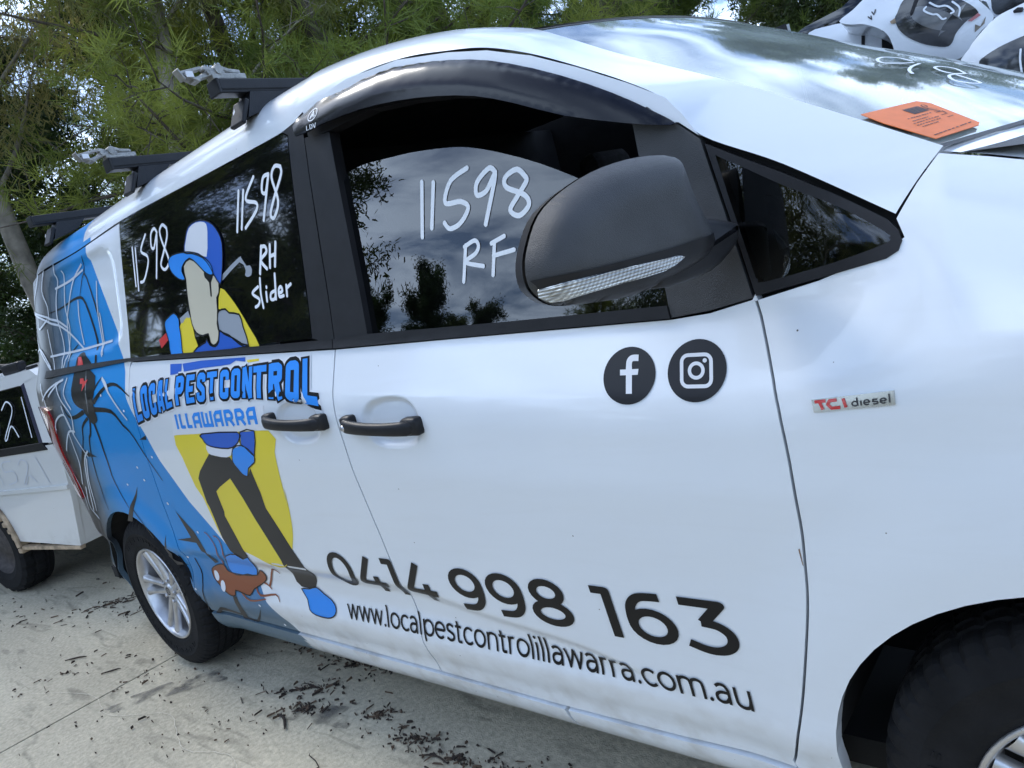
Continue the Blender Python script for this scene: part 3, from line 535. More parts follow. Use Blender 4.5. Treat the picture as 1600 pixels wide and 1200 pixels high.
WK={"A":{"C":[-1.067,5.323,1.996],"r":[0.9843,0.1767,-0.0],"n":[0.1767,-0.9843,-0.0],"body":[[-0.548,0.341],[-0.442,0.383],[-0.316,0.445],[-0.093,0.445],[0.192,0.331],[0.337,0.132],[0.399,0.032],[0.39,-0.012],[0.322,-0.053],[0.264,-0.109],[0.203,-0.175],[0.149,-0.19],[0.088,-0.182],[-0.047,-0.116],[-0.202,-0.041],[-0.22,0.026],[-0.237,0.103],[-0.283,0.171],[-0.386,0.25],[-0.478,0.286]],"glass":[[-0.113,0.306],[-0.161,0.235],[-0.18,0.203],[-0.168,0.128],[-0.115,0.048],[-0.017,-0.032],[0.093,-0.084],[0.138,-0.073],[0.172,-0.017],[0.249,0.041],[0.316,0.068],[0.24,0.169],[0.099,0.282],[-0.028,0.331]],"wiper":[[-0.025,0.291],[-0.074,0.198]],"hw":[[[0.017,0.207],[0.001,0.188],[0.045,0.147],[0.074,0.136],[0.1,0.097],[0.121,0.094]],[[0.042,0.226],[0.085,0.185],[0.136,0.171],[0.173,0.123],[0.155,0.115]],[[0.173,0.185],[0.209,0.133],[0.198,0.084]]],"hw2":[[[-0.319,0.31],[-0.308,0.286]],[[-0.347,0.286],[-0.327,0.258],[-0.328,0.284]],[[-0.294,0.316],[-0.302,0.294]]],"lamp":[[0.311,0.065],[0.326,0.046],[0.268,0.024],[0.249,0.033]],"grime":[[0.357,0.029],[0.344,-0.014],[0.28,-0.052],[0.288,-0.002],[0.317,-0.023]],"bolt":[[-0.214,0.195],[-0.179,0.207],[-0.178,0.172],[-0.207,0.178]]},"C":{"C":[-1.483,6.158,2.203],"r":[0.9774,0.2115,-0.0],"n":[0.2115,-0.9774,-0.0],"body":[[-0.593,0.251],[-0.422,0.241],[-0.333,0.226],[-0.174,0.184],[-0.016,0.08],[0.085,-0.094],[0.066,-0.226],[-0.223,-0.125],[-0.617,0.121]],"bar":[[-0.184,0.176],[-0.159,0.156],[-0.205,-0.108],[-0.23,-0.099]],"bar2":[[-0.043,0.101],[0.036,0.003],[0.028,-0.19],[-0.082,-0.151]]},"D":{"C":[-2.143,6.818,2.533],"r":[0.9625,0.2713,-0.0],"n":[0.2713,-0.9625,-0.0],"body":[[-0.235,0.064],[-0.009,0.108],[0.158,0.137],[0.292,0.202],[0.488,0.153],[0.44,-0.157],[0.067,-0.181],[-0.218,-0.055]],"glass":[[-0.172,0.055],[-0.016,0.071],[0.124,0.079],[0.145,0.058],[0.004,0.038],[-0.138,0.03]]},"B":{"C":[-0.548,4.289,1.7],"r":[0.9932,0.1168,-0.0],"n":[0.1168,-0.9932,-0.0],"body":[[-0.184,-0.011],[-0.141,0.072],[-0.083,0.131],[0.008,0.195],[0.099,0.215],[0.211,0.22],[0.455,0.145],[0.554,-0.085],[0.515,-0.524],[0.027,-0.222]],"glass":[[-0.097,-0.025],[-0.079,-0.007],[-0.013,0.017],[0.057,0.031],[0.192,0.04],[0.379,-0.004],[0.348,-0.314],[0.113,-0.191],[0.006,-0.11],[-0.085,-0.054]],"hw":[[[0.104,-0.029],[0.095,-0.085],[0.095,-0.157]]],"fin":[[0.095,0.185],[0.117,0.196],[0.142,0.186],[0.134,0.174]]},"E":{"C":[-0.715,6.383,2.138],"r":[0.9943,0.1063,-0.0],"n":[0.1063,-0.9943,-0.0],"body":[[-0.153,0.13],[-0.111,0.081],[-0.078,-0.041],[0.021,-0.09],[0.292,-0.11],[0.314,0.09],[-0.035,0.233]],"glass":[[-0.08,0.058],[-0.07,-0.017],[-0.021,-0.041],[0.12,-0.032],[0.215,0.005],[0.224,0.085],[-0.042,0.172]]}}
for _w in WK.values():
    for _k,_v in _w.items():
        if _k not in("C","r","n","hw","hw2"): _w[_k]=[tuple(p) for p in _v]
# ------------------------------------------------------------------ ground: concrete yard
def concrete():
    m,t,b=nodes('weathered_concrete'); N=t.nodes.new; L=t.links.new; b.inputs['Roughness'].default_value=.85
    tc=N('ShaderNodeTexCoord')
    def noise(s,d,dist=0,sc=None):
        n=N('ShaderNodeTexNoise'); n.inputs['Scale'].default_value=s; n.inputs['Detail'].default_value=d; n.inputs['Distortion'].default_value=dist
        if sc: mp=N('ShaderNodeMapping'); mp.inputs['Scale'].default_value=sc; mp.inputs['Rotation'].default_value=(0,0,.5); L(tc.outputs['Object'],mp.inputs[0]); L(mp.outputs[0],n.inputs['Vector'])
        else: L(tc.outputs['Object'],n.inputs['Vector'])
        return n
    a=noise(1.1,8,.5); r=N('ShaderNodeValToRGB'); e=r.color_ramp.elements; e[0].position=.3; e[0].color=(.44,.39,.285,1); e[1].position=.72; e[1].color=(.63,.565,.42,1); L(a.outputs[0],r.inputs[0])
    s=noise(60,6); mr=N('ShaderNodeMapRange'); mr.inputs[1].default_value=.3; mr.inputs[2].default_value=.75; mr.inputs[3].default_value=.72; mr.inputs[4].default_value=1.12; L(s.outputs[0],mr.inputs[0])
    k=noise(3,7,1.2,(1,5,1)); mk=N('ShaderNodeMapRange'); mk.inputs[1].default_value=.55; mk.inputs[2].default_value=.72; mk.inputs[3].default_value=1; mk.inputs[4].default_value=.62; L(k.outputs[0],mk.inputs[0])
    mu=N('ShaderNodeMath'); mu.operation='MULTIPLY'; L(mr.outputs[0],mu.inputs[0]); L(mk.outputs[0],mu.inputs[1])
    v=N('ShaderNodeVectorMath'); v.operation='SCALE'; L(r.outputs[0],v.inputs[0]); L(mu.outputs[0],v.inputs['Scale']); L(v.outputs[0],b.inputs['Base Color'])
    bp=N('ShaderNodeBump'); bp.inputs['Strength'].default_value=.45; bp.inputs['Distance'].default_value=.006; ad=N('ShaderNodeMath'); ad.operation='ADD'; n2=noise(220,3); L(s.outputs[0],ad.inputs[0]); L(n2.outputs[0],ad.inputs[1]); L(ad.outputs[0],bp.inputs['Height']); L(bp.outputs[0],b.inputs['Normal'])
    return m
M['concrete']=concrete(); M['soil']=mat('dark_joint_soil',(.06,.052,.042),.95,noise=(30,.4)); M['grass']=mat('dry_grass_ground',(.07,.075,.03),.95,noise=(2,.5),bump=(30,.6))
gr=MB(); gr.add([(-150,-150,-.03),(150,-150,-.03),(150,150,-.03),(-150,150,-.03)],[(0,1,2,3)]); tag(gr.build('ground','grass'),kind='structure')
yard=tag(MB().add([(-9.6,-9,-.012),(6.2,-9,-.012),(6.2,7,-.012),(-9.6,7,-.012)],[(0,1,2,3)]).build('yard_bed','soil'),kind='structure')
# cast slabs, separated by open joints running slightly askew to the van
ja=math.radians(-6)
def slab_pt(u,v): return (-3.43+u*math.cos(ja)-v*math.sin(ja),-.35+u*math.sin(ja)+v*math.cos(ja))
us_=[-5.6,-3.2,-.004,3.6,7.2,10]; vs2=[-8,-4,-.9,3.1,6.6]
for i in range(len(us_)-1):
    for j in range(len(vs2)-1):
        g=.006; a,b,c,d=us_[i]+g,us_[i+1]-g,vs2[j]+g,vs2[j+1]-g; z=random.uniform(-.0015,.0)
        p=[slab_pt(a,c),slab_pt(b,c),slab_pt(b,d),slab_pt(a,d)]; mb=MB(); mb.add([(x,y,z) for x,y in p]+[(x,y,z-.012) for x,y in p],[(0,1,2,3),(0,4,5,1),(1,5,6,2),(2,6,7,3),(3,7,4,0)])
        s=mb.build('concrete_slab','concrete',yard)
# litter: bark, needles, twigs
M['bark_litter']=mat('dark_bark_litter',(.035,.024,.018),.95,noise=(40,.5)); M['pale_twig']=mat('pale_twig',(.20,.15,.10),.9)
lt=MB(); lt2=MB()
def chip(mb,x,y,l,w,a,z=.003):
    c,s=math.cos(a),math.sin(a); h=random.uniform(.002,.007)
    P=[(-l,-w),(l*.8,-w*1.2),(l,w*.6),(-l*.7,w)]
    P=[(x+c*u-s*v,y+s*u+c*v) for u,v in P]; mb.add([(p[0],p[1],z) for p in P]+[(p[0]*.8+x*.2,p[1]*.8+y*.2,z+h*random.uniform(.6,1.6)) for p in P],[(0,1,2,3)[::-1],(4,5,6,7),(0,1,5,4),(1,2,6,5),(2,3,7,6),(3,0,4,7)])
def patch(cx,cy,rx,ry,n,smin,smax,rot=0):
    for _ in range(n):
        a=random.uniform(0,6.28); r=abs(random.gauss(0,.7)); u,v=rx*r*math.cos(a),ry*r*math.sin(a)
        x=cx+u*math.cos(rot)-v*math.sin(rot); y=cy+u*math.sin(rot)+v*math.cos(rot)
        chip(lt if random.random()<.6 else lt2,x,y,random.uniform(smin*.4,smax)*random.choice((.4,.6,.8,1.3)),random.uniform(.0006,.0022)*random.choice((.7,1,1.8)),random.gauss(rot,.9))
for a in ((-2.42,.10,.22,.05,85,.006,.022,.5),(-2.30,.02,.14,.05,90,.006,.02,.4),(-2.62,.33,.18,.05,110,.006,.02,.2),(-2.35,.28,.2,.05,90,.005,.02,.1),(-1.98,.10,.10,.05,70,.005,.016,.3),(-1.75,.06,.16,.05,80,.005,.018,0),(-1.55,.05,.22,.05,85,.005,.018,0),(-1.32,.06,.18,.06,65,.005,.018,0),(-1.1,.1,.2,.06,90,.005,.016,0),(-3.9,-.25,.5,.22,35,.006,.025,.9),(-4.3,.15,.6,.2,40,.006,.03,.6),(-3.3,-.15,.5,.4,50,.004,.014,.8),(-5.2,-.1,.9,.4,50,.006,.03,.5),(-2.6,-.2,.8,.3,60,.003,.009,.5),(-4.6,.2,.25,.06,60,.01,.04,.7)): patch(*a)
for _ in range(70): chip(lt,random.uniform(-6.5,-1),random.uniform(-1,.5),random.uniform(.002,.008),random.uniform(.001,.003),random.uniform(0,3.1))
tag(lt2.build('leaf_litter',mat('brown_leaf_litter',(.10,.065,.042),.95,noise=(40,.5))),'brown leaf scraps scattered over the concrete','litter',kind='stuff')
tag(lt.build('bark_litter','bark_litter'),'dark scraps of bark and leaf scattered over the concrete','litter',kind='stuff')
TW=[('thick dark twig lying on the concrete below the sliding door',(-2.33,-.06),-.28,.11,.005),('thin curled pale twig on the concrete below the front door',(-2.02,-.16),1.3,.10,.0018),('dark twig on the concrete behind the rear wheel',(-4.02,-.18),.6,.13,.004),('short dark stick on the concrete beside the rear tyre',(-3.62,-.16),.75,.10,.0035),('slim dark twig under the middle of the front door',(-1.62,.02),.15,.12,.003)]
for lab,(x,y),a,l,r in TW:
    pts=[(x+l*(t-.5)*math.cos(a)+.02*math.sin(t*5)*math.sin(a)*(3 if r<.002 else .6),y+l*(t-.5)*math.sin(a)+.02*math.sin(t*4)*math.cos(a)*(3 if r<.002 else .6),r+.002) for t in (0,.2,.4,.6,.8,1)]
    tag(MB().tube(pts,[r*k for k in (.6,1,1.1,1,.9,.5)],6).build('twig','bark_litter'),lab,'twig','loose twigs on the concrete')
# oil stain and pale hairline crack on the slabs
def stainmat():
    m,t,b=nodes('oil_stain'); b.inputs['Base Color'].default_value=(.10,.097,.09,1); b.inputs['Roughness'].default_value=.6; tc=t.nodes.new('ShaderNodeTexCoord'); n=t.nodes.new('ShaderNodeTexNoise'); n.inputs['Scale'].default_value=14; n.inputs['Detail'].default_value=7; t.links.new(tc.outputs['Object'],n.inputs['Vector']); r=t.nodes.new('ShaderNodeMapRange'); r.inputs[1].default_value=.40; r.inputs[2].default_value=.68; r.inputs[3].default_value=0; r.inputs[4].default_value=.75; t.links.new(n.outputs[0],r.inputs[0]); t.links.new(r.outputs[0],b.inputs['Alpha']); return m
sm=stainmat()
for cx_,cy_,rx_,ry_,ro_ in ((-3.14,-.18,.17,.055,.75),(-3.0,-.02,.12,.05,.6),(-2.2,.02,.14,.05,.2)):
    pts=[]
    for i in range(28):
        a=2*math.pi*i/28; k=1+.25*math.sin(3*a+cx_*7)+.18*math.sin(7*a+cy_*9); u,v=rx_*k*math.cos(a),ry_*k*math.sin(a); pts.append((cx_+u*math.cos(ro_)-v*math.sin(ro_),cy_+u*math.sin(ro_)+v*math.cos(ro_),.0022))
    MB().add(pts,[tuple(range(28))]).build('oil_stain',sm,yard)
cl=[(-3.9,-.42),(-3.5,-.30),(-3.2,-.33),(-2.9,-.22),(-2.6,-.30),(-2.35,-.25),(-2.1,-.36)]; cl=spline(cl,8); cl=[(a+random.gauss(0,.003),b+random.gauss(0,.003)) for a,b in cl]
mb=MB()
for q in stroke(cl,.0022,False): mb.add([(a,b,.0026) for a,b in q],[(0,1,2,3)])
mb.build('pale_crack',mat('pale_crack_lime',(.60,.55,.44),.9,noise=(60,.3)),yard)
# ------------------------------------------------------------------ trees
def leafmat(name,c1,c2,tr=.35):
    m=D.materials.new(name); m.use_nodes=True; t=m.node_tree; t.nodes.clear(); N=t.nodes.new; L=t.links.new
    o=N('ShaderNodeOutputMaterial'); tc=N('ShaderNodeTexCoord'); n=N('ShaderNodeTexNoise'); n.inputs['Scale'].default_value=1.3; n.inputs['Detail'].default_value=6; L(tc.outputs['Object'],n.inputs['Vector'])
    r=N('ShaderNodeValToRGB'); e=r.color_ramp.elements; e[0].position=.35; e[0].color=(*c1,1); e[1].position=.68; e[1].color=(*c2,1); L(n.outputs[0],r.inputs[0])
    oi=N('ShaderNodeObjectInfo'); hs=N('ShaderNodeHueSaturation'); mh=N('ShaderNodeMapRange'); mh.inputs[3].default_value=.465; mh.inputs[4].default_value=.52; L(oi.outputs['Random'],mh.inputs[0]); L(mh.outputs[0],hs.inputs['Hue']); mv=N('ShaderNodeMath'); mv.operation='MULTIPLY_ADD'; mv.inputs[1].default_value=-.55; mv.inputs[2].default_value=1.2; L(oi.outputs['Random'],mv.inputs[0]); L(mv.outputs[0],hs.inputs['Value']); L(r.outputs[0],hs.inputs['Color']); r=hs; d=N('ShaderNodeBsdfPrincipled'); d.inputs['Roughness'].default_value=.55; L(r.outputs[0],d.inputs['Base Color']); x=N('ShaderNodeBsdfTranslucent'); L(r.outputs[0],x.inputs[0]); mx=N('ShaderNodeMixShader'); mx.inputs[0].default_value=tr; L(d.outputs[0],mx.inputs[1]); L(x.outputs[0],mx.inputs[2]); L(mx.outputs[0],o.inputs[0]); return m
M['needle']=leafmat('pine_needles',(.12,.18,.03),(.34,.42,.08),.5); M['gum']=leafmat('gum_leaves',(.14,.17,.05),(.38,.38,.12),.5); M['darkleaf']=leafmat('dark_leaves',(.035,.06,.016),(.12,.17,.04),.35)
M['bark']=mat('grey_brown_bark',(.12,.095,.075),.95,noise=(9,.45),bump=(25,.8)); M['pale_bark']=mat('pale_gum_bark',(.30,.26,.21),.9,noise=(7,.35),bump=(15,.5))
def rv(): 
    while 1:
        v=Vector((random.uniform(-1,1),random.uniform(-1,1),random.uniform(-1,1)))
        if .05<v.length<1: return v.normalized()
def make_tree(kind,h,seed,lean=.06):
    random.seed(seed); tk=MB(); V=[];F=[]
    ln=Vector((random.gauss(0,lean),random.gauss(0,lean),0)); r0={'pine':.17,'gum':.16,'dense':.14}[kind]*h/11
    sp=[Vector((0,0,-.3))]
    n=9
    for i in range(1,n+1): sp.append(Vector((ln.x*h*(i/n)+random.gauss(0,.05)*h/10,ln.y*h*(i/n)+random.gauss(0,.05)*h/10,h*i/n)))
    tk.tube(sp,[r0*(1.25 if i==0 else (1-.86*i/n)) for i in range(n+1)],10)
    def at(f):
        q=f*n; i=min(int(q),n-1); return sp[i].lerp(sp[i+1],q-i)
    def leafq(p,d,l,wd):
        s=d.cross(rv()); 
        if s.length<.01: return
        s.normalize(); k=len(V); V.extend([p-s*wd*.4,p+s*wd*.4,p+d*l*.5+s*wd,p+d*l]); F.append((k,k+1,k+2,k+3))
    nb={'pine':62,'gum':34,'dense':66}[kind]
    for b in range(nb):
        f=random.uniform(*{'pine':(.16,.98),'gum':(.30,.98),'dense':(.06,.97)}[kind]); az=random.uniform(0,6.283)
        el={'pine':random.gauss(.12,.22),'gum':random.gauss(.65,.25),'dense':random.gauss(.4,.3)}[kind]
        Lb=h*{'pine':.30,'gum':.26,'dense':.24}[kind]*(1.08-f*.75)*random.uniform(.7,1.25)
        p=at(f); d=Vector((math.cos(az)*math.cos(el),math.sin(az)*math.cos(el),math.sin(el))); bp=[p]; m_=6
        for i in range(m_):
            d=(d+rv()*.16+Vector((0,0,.05 if kind!='gum' else -.02))).normalized(); bp.append(bp[-1]+d*Lb/m_)
        rb=max(.012,r0*.30*(1-f*.6)); tk.tube(bp,[rb*(1-.85*i/m_) for i in range(m_+1)],5,False)
        nt={'pine':34,'gum':26,'dense':30}[kind]
        for k in range(nt):
            t=random.uniform(.18,1)*m_; i=min(int(t),m_-1); q=bp[i].lerp(bp[i+1],t-i); sd=(rv()+Vector((0,0,.25))).normalized(); tl=random.uniform(.1,.55)*Lb*.45; c=q+sd*tl
            if k%2==0: tk.tube([q,q.lerp(c,.5)+rv()*.04,c],[.009,.006,.003],3,False)
            ax=(sd+d*.8).normalized()
            if kind=='pine':
                for _ in range(random.randint(24,32)): leafq(c+rv()*.05,(ax*.55+rv()).normalized(),random.uniform(.16,.30),.0075)
                for _ in range(8): leafq(q.lerp(c,random.random()),(ax*.6+rv()).normalized(),random.uniform(.14,.24),.0065)
            elif kind=='gum':
                for _ in range(random.randint(34,46)): leafq(c+rv()*random.uniform(.05,.36),(Vector((0,0,-.9))+rv()*.8).normalized(),random.uniform(.09,.17),.013)
            else:
                for _ in range(random.randint(28,38)): leafq(c+rv()*random.uniform(.04,.34),rv(),random.uniform(.08,.15),.026)
    crown=D.meshes.new('crown'); crown.from_pydata(V,[],F); crown.materials.append(M[{'pine':'needle','gum':'gum','dense':'darkleaf'}[kind]])
    trunk=D.meshes.new('trunk'); trunk.from_pydata(tk.v,[],tk.f); trunk.materials.append(M['pale_bark' if kind=='gum' else 'bark']); trunk.polygons.foreach_set('use_smooth',[True]*len(trunk.polygons))
    return trunk,crown
PROTO={'pine':[make_tree('pine',11,s) for s in (1,2)],'gum':[make_tree('gum',11,s,.12) for s in (3,4)],'dense':[make_tree('dense',9,s) for s in (5,6)]}
def plant(kind,v,x,y,sc,rz,label,group='trees round the yard',tilt=(0,0)):
    r=empty({'pine':'pine_tree','gum':'gum_tree','dense':'broadleaf_tree'}[kind],(x,y,0),rz); r.scale=(sc,)*3; r.rotation_euler=(tilt[0],tilt[1],rz); t,c=PROTO[kind][v]
    obj('trunk',t,r); obj('crown',c,r); tag(r,label,'tree',group)
random.seed(11)
def pol(azd,dist): return CAM[0]+dist*math.cos(math.radians(azd)),CAM[1]+dist*math.sin(math.radians(azd))
# kind, variant, azimuth, distance, scale, label
TR=[('gum',0,168.5,13,1.0,'slender gum tree at the left edge, sky showing through its crown'),('gum',1,161.5,14.0,1.15,'pale trunked gum leaning above the rear roof bar'),('gum',0,154,10.5,1.0,'thin branched gum nearest the rear of the van roof'),('pine',1,146,11.0,1.1,'bushy pine filling the view above the middle roof bar'),('pine',0,137,11.5,1.15,'pine with bare lower limbs above the front roof bar'),('pine',1,128,12.5,1.15,'pine with dark forked trunk above the driver door'),('pine',0,120,13.5,.9,'tall pine above the top of the windscreen'),('pine',1,113,15,.85,'pine in shade behind the stacked white hatchback'),('dense',0,106,15,.85,'dark broadleaf tree behind the stacked cars'),('dense',1,100,15,.85,'dark broadleaf tree at the right, above the stacked cars'),('dense',0,94,16,.85,'dark broadleaf tree beyond the right edge'),
('dense',1,166,19,.75,'dark broadleaf tree low behind the leftmost gum'),('dense',0,159,17,1.0,'dark broadleaf tree low behind the pale gum'),('dense',1,150,17,1.2,'dark broadleaf tree behind the nearest pine'),('dense',0,141,17,1.2,'dark broadleaf tree behind the middle pines'),('dense',1,132,18,1.3,'dark broadleaf tree behind the forked pine'),('dense',0,123,19,.95,'dark broadleaf tree behind the tall pine'),('dense',1,115,20,.85,'dark broadleaf tree behind the windscreen top'),('dense',0,109,21,.85,'dark broadleaf tree deep behind the hatchback'),('dense',1,102,21,.85,'dark broadleaf tree deep behind the stacked cars at right'),('dense',0,117,17,.95,'dark broadleaf tree just left of the stacked cars'),('pine',1,161,22,1.1,'distant pine between the two gums')]
for k,v,az,ds,sc,lab in TR:
    x,y=pol(az,ds); plant(k,v,x,y,sc,random.uniform(0,6.28),lab,'trees behind the van')
# the far side of the yard, seen mirrored in the van's windows
RF=[('dense',0,-174,19,.9),('dense',1,-168,14,1.2),('pine',0,-163,14,1.15),('dense',0,-157,15,1.25),('dense',1,-147,26,.80),('dense',0,-141,27,.86),('dense',1,-135,28,.80),('pine',0,-128,24,.92),('dense',0,-150,30,.80),('dense',1,-144,31,.78),('dense',0,-138,32,.84),('dense',0,-132,30,.74),('dense',0,-121,20,.95),('gum',0,-115,18,1.0),('gum',1,-108,17,1.1),('dense',1,-101,18,1.2),('gum',0,-94,18,1.1),('pine',1,-86,20,1.1),('dense',0,-76,20,1.1),('pine',0,-64,20,1.1),('dense',1,-50,22,1.1)]
for i,(k,v,az,ds,sc) in enumerate(RF):
    x,y=pol(az,ds); plant(k,v,x,y,sc,random.uniform(0,6.28),'tree across the yard, mirrored in the dark van windows','trees mirrored in the windows')
# ------------------------------------------------------------------ the van
VAN=empty('van',(-1.6,1.0,0)); VAN['label']='white delivery van with pest control livery, roof bars and black door mirror'; VAN['category']='van'
# everything of the van is modelled in world metres; the children keep that through the inverse of the Empty's place
class _V:  # parent proxy
    pass
def vp(o):
    o.parent=VAN; o.matrix_parent_inverse=Matrix.Translation((1.6,-1.0,0)); return o
DENTS+=[(-1.285,1.052,.105,.062,.016,2.6,.45),(-1.668,1.070,.100,.060,.014,2.6,.45),(-3.10,1.575,.36,.185,.013,6,.3)]
dg=lambda i:[(DENTS[i][0]+DENTS[i][2]*1.05*(a/18-1),DENTS[i][1]+DENTS[i][3]*1.05*(b/12-1)) for a in range(37) for b in range(25)]
bl=T['belt_low']; XB=-1.489
def between(pl,a,b):
    return [p for p in pl if a-1e-6<=p[0]<=b+1e-6]
def lerp_line(pl,x):
    for (a,b),(c,d) in zip(pl,pl[1:]):
        if (a-x)*(c-x)<=0 and a!=c: return b+(d-b)*(x-a)/(c-a)
    return pl[0][1] if abs(pl[0][0]-x)<abs(pl[-1][0]-x) else pl[-1][1]
def seg_d(p,a,b):
    ax,ay=a;bx,by=b;dx,dy=bx-ax,by-ay;l=dx*dx+dy*dy
    t=0 if l==0 else max(0,min(1,((p[0]-ax)*dx+(p[1]-ay)*dy)/l)); return math.hypot(p[0]-ax-t*dx,p[1]-ay-t*dy)
def pl_d(p,pl): return min(seg_d(p,pl[i],pl[i+1]) for i in range(len(pl)-1))
G=.0025
T['door_front_edge']=spline(T['door_front_edge'],4)
rg=lambda x0,x1:[(x0+(x1-x0)*(i+.5)/n_,.415+.205*(j+.5)/30) for n_ in (int((x1-x0)/.008),) for i in range(n_) for j in range(30)]
wedge=T['wrap_edge']
def left_of_wrap(x,z):
    # blue printed area lies behind (−x) the traced edge
    pts=sorted(wedge,key=lambda p:p[1])
    zz=min(max(z,pts[0][1]),pts[-1][1])
    for (a,b),(c,d) in zip(pts,pts[1:]):
        if b<=zz<=d: return x<a+(c-a)*(zz-b)/max(1e-6,d-b)
    return x<pts[-1][0]
# front door skin
fd=[p for p in bl if p[0]>=-1.49][0:]
door=[(XB,.3055)]+[( -1.06,.300),(-.75,.304),(-.497,.316)]+T['door_front_edge'][::-1][1:]+[ (x,z) for x,z in fd[::-1][1:]]
door_o=inset(door,G)
door_part=vp(drape('front_door',[door_o],'white',None,step=.014,depth=.032,extra=dg(0)+rg(-1.48,-.65)))
# sliding door skin, partly covered by the printed wrap
sl_l=[(-2.705,1.308),(-2.683,1.14),(-2.72,.97),(-2.77,.80),(-2.798,.65),(-2.808,.52),(-2.812,.394)]
slide=[(XB,.3055),(XB,1.239),(-2.043,1.280),(-2.69,1.327)]+sl_l+[(-2.80,.318),(-2.14,.313)]
slide_part=vp(drape('sliding_door',[inset(slide,G)],['white','wrap'],None,step=.016,depth=.032,lines=[wedge],pick=lambda a,b:int(left_of_wrap(a,b)),extra=dg(1)+rg(-2.05,-1.50)))
# rear quarter panel with wheel opening
arc=[(-3.212+.388*math.cos(math.radians(a)),.355+.388*math.sin(math.radians(a))) for a in range(12,173,8)]
rq=[(-2.80,.318)]+sl_l[::-1]+[(-2.70,1.335),(-2.665,1.808),(-3.1,1.790),(-3.6,1.785),(-4.05,1.759),(-4.13,1.5),(-4.15,1.0),(-4.13,.60),(-3.95,.33),(-3.62,.285),(-3.595,.30)]+arc[::-1]
rq_part=vp(drape('rear_quarter_panel',[inset(rq,G)],['white','wrap'],None,step=.018,depth=.02,lines=[wedge],pick=lambda a,b:int(left_of_wrap(a,b))))
# front fender
farc=[(.405*math.cos(math.radians(a)),.358+.405*math.sin(math.radians(a))) for a in range(0,181,6)]
fen=[(-.47,.27)]+T['door_front_edge'][::-1]+[(-.401,1.193),(-.30,1.208),(-.215,1.229),(-.182,1.246),(-.190,1.271),(-.163,1.311),(-.137,1.343)]+[(x,1.3425-.4*(x+.13)) for x in (-.08,0,.1,.2,.3,.4,.5,.6)]+[(.62,.9),(.6,.45),(.41,.36)]+farc[1:]+[(-.41,.27)]
fen_part=vp(drape('front_fender',[inset(fen,G)],'white',None,step=.014,depth=.032))
# sill strip below the doors
sill=[(-2.80,.226),(-2.80,.310),(-1.49,.3015),(-1.06,.296),(-.75,.299),(-.49,.309),(-.47,.30),(-.455,.226)]
vp(drape('sill',[[(a,b) for a,b in sill if a<=-1.055]+[(-1.055,.226)]][:1],['white','wrap'],None,step=.02,depth=.03,off=.006,lines=[wedge],pick=lambda a,b:int(left_of_wrap(a,b))))
vp(drape('sill',[[(-1.049,.226),(-1.049,.2965)]+[p for p in sill if p[0]>-1.05]],'white',None,step=.02,depth=.03,off=.006))
# black sheet behind the shut lines: shade of the gaps put into its colour
shell=[(-4.1,.38),(-4.12,1.3),(-2.7,1.34),(-1.49,1.238),(-.9,1.20),(-.40,1.185),(-.2,1.24),(.6,1.02),(.6,.5),(.43,.36)]+[(.43*math.cos(math.radians(a)),.358+.43*math.sin(math.radians(a))) for a in range(6,176,8)]+[(-.43,.25),(-2.78,.25)]+[(-3.212+.41*math.cos(math.radians(a)),.355+.41*math.sin(math.radians(a))) for a in range(0,175,8)]+[(-3.62,.36)]
vp(drape('gap_shade_sheet',[shell],'dark',None,off=-.034,step=.06))
# black belt trims and slide rail
vp(drape('belt_trim',[[(x,z) for x,z in bl if -1.49<x<-.54]+[(-.547,1.184)]+[(x,z) for x,z in T['belt_top_front'][::-1]]+[(-1.489,1.262)]],'black_trim',None,off=.007,depth=.02,step=.03))
vp(drape('belt_trim',[[(-3.57,1.344),(-2.727,1.331),(-2.043,1.280),(-1.492,1.240)]+[(-1.492,1.263)]+[(x,z) for x,z in T['belt_top_rear'][::-1]][1:]],'black_trim',None,off=.007,depth=.02,step=.03))
# privacy glass, pillar covers, door frame
sg=T['slide_glass']
vp(drape('sliding_door_window',[inset(sg,.002)],'privacy',None,off=.001,depth=.012,step=.03))
vp(drape('pillar_cover',[inset(T['bpillar_rear'],.0015)],'black_trim',None,off=.001,depth=.012,step=.03))
vp(drape('pillar_cover',[inset(T['bframe_front'],.0015)],'black_trim',None,off=.001,depth=.03,step=.03))
fo=T['front_open']; ft=T['door_frame_top']
frame=[ft[0]]+[p for p in ft[1:]]+[T['sail'][1],T['sail'][0]]+fo[3:][0:]+[fo[0],(-1.475,1.752)]
vp(drape('window_frame',[inset(frame,.002)],['white','black_trim'],None,depth=.03,step=.012,pick=lambda a,b:int(pl_d((a,b),ft)>.028)))
vp(drape('mirror_sail',[inset(T['sail'],.001)],'black_grain',None,off=.003,depth=.03,step=.02))
gt=T['glass_top']
gl=[gt[0]]+spline(gt[1:-1],3)+[gt[-1],(-.55,1.206),(-.899,1.227),(-1.36,1.259)]
vp(drape('front_door_window',[gl],'glass',None,off=-.016,depth=.004,step=.03))
# quarter light
qo=T['quarter_outer']; qg=T['quarter_glass']
qgs=spline(qg,3,True)
vp(drape('quarter_seal',[ring(inset(qo,.001),inset(qgs,.001))],'black_trim',None,off=.0015,depth=.02,step=.02))
vp(drape('quarter_window',[qgs],'qglass',None,off=.0005,depth=.001,step=.02))
vp(drape('quarter_inner_trim',[ring(inset(qo,-.012),T['sunshade'])],'dark',None,off=-.02,step=.03))
